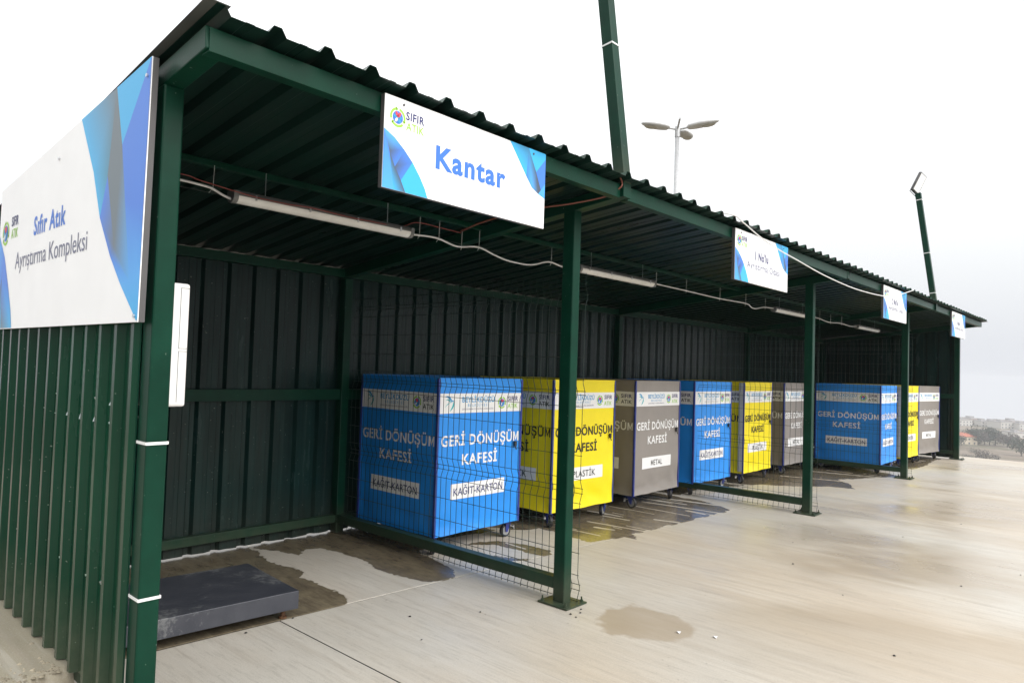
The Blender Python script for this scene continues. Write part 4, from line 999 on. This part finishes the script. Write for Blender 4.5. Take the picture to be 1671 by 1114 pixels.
def house(x, y, w_, d_, h, wm, pitched, label, rz=.75, rise=2.6, group=None):
    z = hgt(x, y)-.6; t = thing('apartment_building' if not pitched else 'house', label, 'building', (x, y, z), rz, group)
    q = MB(); q.box((-w_/2, -d_/2, 0), (w_/2, d_/2, h)); q.build('wall', wallm[wm], t)
    q = MB()
    if pitched:
        o = .6; vs = [(-w_/2-o, -d_/2-o, h), (w_/2+o, -d_/2-o, h), (w_/2+o, d_/2+o, h), (-w_/2-o, d_/2+o, h), (-w_/4, 0, h+rise), (w_/4, 0, h+rise)]
        q.add(vs, [(0, 1, 5, 4), (1, 2, 5), (2, 3, 4, 5), (3, 0, 4), (3, 2, 1, 0)])
    else: q.box((-w_/2-.4, -d_/2-.4, h+.01), (w_/2+.4, d_/2+.4, h+.5)); q.box((-w_/6, -d_/6, h+.51), (w_/8, d_/6, h+2.2))
    q.build('roof', tilem if pitched else greyroof, t)
    nf = max(1, int(h//3)); nw = max(2, int(w_//3.5))
    for f_ in range(nf):
        for k in range(nw):
            cx_ = -w_/2+(k+.5)*w_/nw; zz = 1+f_*3
            q = MB(); q.box((cx_-.6, -d_/2-.05, zz), (cx_+.6, -d_/2-.01, zz+1.3)); q.build('window', winm, t)
        for k in range(max(2, int(d_//3.5))):
            nd = max(2, int(d_//3.5)); cy_ = -d_/2+(k+.5)*d_/nd
            q = MB(); q.box((-w_/2-.05, cy_-.6, 1+f_*3), (-w_/2-.01, cy_+.6, 2.3+f_*3)); q.build('window', winm, t)
    return t
# positions come from the directions of these things in the view and their distance
def at(px, dist):
    d = fw+((px-835.5)/1147.56)*r2; d = Vector((d.x, d.y)).normalized(); return CX+d.x*dist, CY+d.y*dist
x, y = at(1571, 640); house(x, y, 17, 12, 6.5, 1, True, 'cream house with a red tiled roof far off beside the end of the shed')
x, y = at(1574, 440); house(x, y, 6, 5, 3.0, 0, False, 'small white building at the foot of the far post, in the valley')
x, y = at(1627, 400); house(x, y, 22, 10, 4.2, 2, True, 'house with a red tiled roof just beyond the slab edge between the cypresses')
GA = 'pale buildings along the far ridge'
for px, dist, w_, d_, h, lab in ((1566, 900, 22, 14, 7, 'leftmost pale building on the far ridge, next to the shed post'), (1583, 930, 26, 14, 8, 'second pale building from the left on the far ridge'), (1601, 920, 24, 14, 6.2, 'third pale building from the left on the far ridge, above the tree clump'),
                                 (1617, 930, 20, 14, 6.2, 'pale ridge building above the middle of the far tree clump'), (1633, 900, 22, 14, 7, 'pale ridge building right of the tree clump'), (1648, 920, 26, 14, 8, 'broad pale ridge building above the grey trees'), (1664, 900, 20, 14, 7, 'rightmost pale ridge building at the edge of the picture'), (1655, 760, 16, 10, 5, 'pale building lower than the ridge ones, near the right edge')):
    x, y = at(px, dist); house(x, y, w_, d_, h, 0 if random.random() < .6 else 2, False, lab, group=GA)
GT = 'far trees in the valley'
for px, dist, h, wd, kd, lab in ((1570, 610, 9, 9, 0, 'small grey green tree in front of the cream house'), (1589, 640, 17, 17, 0, 'leftmost tall tree of the far clump'), (1598, 640, 13, 15, 1, 'greyish tree second from the left in the far clump'), (1608, 650, 15, 16, 0, 'tree in the middle of the far clump'),
                                 (1616, 650, 15, 15, 0, 'tree right of the middle of the far clump'), (1625, 650, 18, 14, 0, 'tallest tree at the right end of the far clump'), (1645, 640, 15, 15, 1, 'grey bare looking tree standing apart right of the clump'), (1652, 650, 12, 12, 1, 'low grey tree beside the bare one'),
                                 (1611, 500, 10, 13, 1, 'brownish bush like tree below the clump'), (1668, 560, 15, 16, 0, 'dark green tree cut by the right edge of the picture'), (1578, 520, 4, 8, 1, 'low brown bush at the left of the valley'), (1590, 560, 4, 9, 0, 'low green bush along the valley road')):
    x, y = at(px, dist); tree(x, y, h, wd, kd, lab, group=GT)
for px, dist, h, wd, lab in ((1604, 400, 7.5, 2.2, 'leftmost slim dark cypress at the slab edge'), (1637, 400, 8.5, 2.6, 'middle slim dark cypress beside the red roof'), (1650, 390, 10, 2.8, 'rightmost and tallest slim dark cypress near the right edge')):
    x, y = at(px, dist); tree(x, y, h, wd, 2, lab, group='slim cypresses beyond the yard')

# ------------------------------------------------------------------ air
q = MB(); q.box((-1500, -1500, -95), (1500, 1500, 13)); hz = q.build('haze', None); hz.data.materials.clear()
hm = bpy.data.materials.new('haze_air'); hm.use_nodes = True; hn = hm.node_tree; hn.nodes.clear()
ho = hn.nodes.new('ShaderNodeOutputMaterial'); pv = hn.nodes.new('ShaderNodeVolumePrincipled')
pv.inputs['Color'].default_value = (.90, .93, .97, 1); pv.inputs['Density'].default_value = .00038; pv.inputs['Anisotropy'].default_value = .2
hn.links.new(pv.outputs[0], ho.inputs['Volume']); hz.data.materials.append(hm); struct(hz, 'stuff')
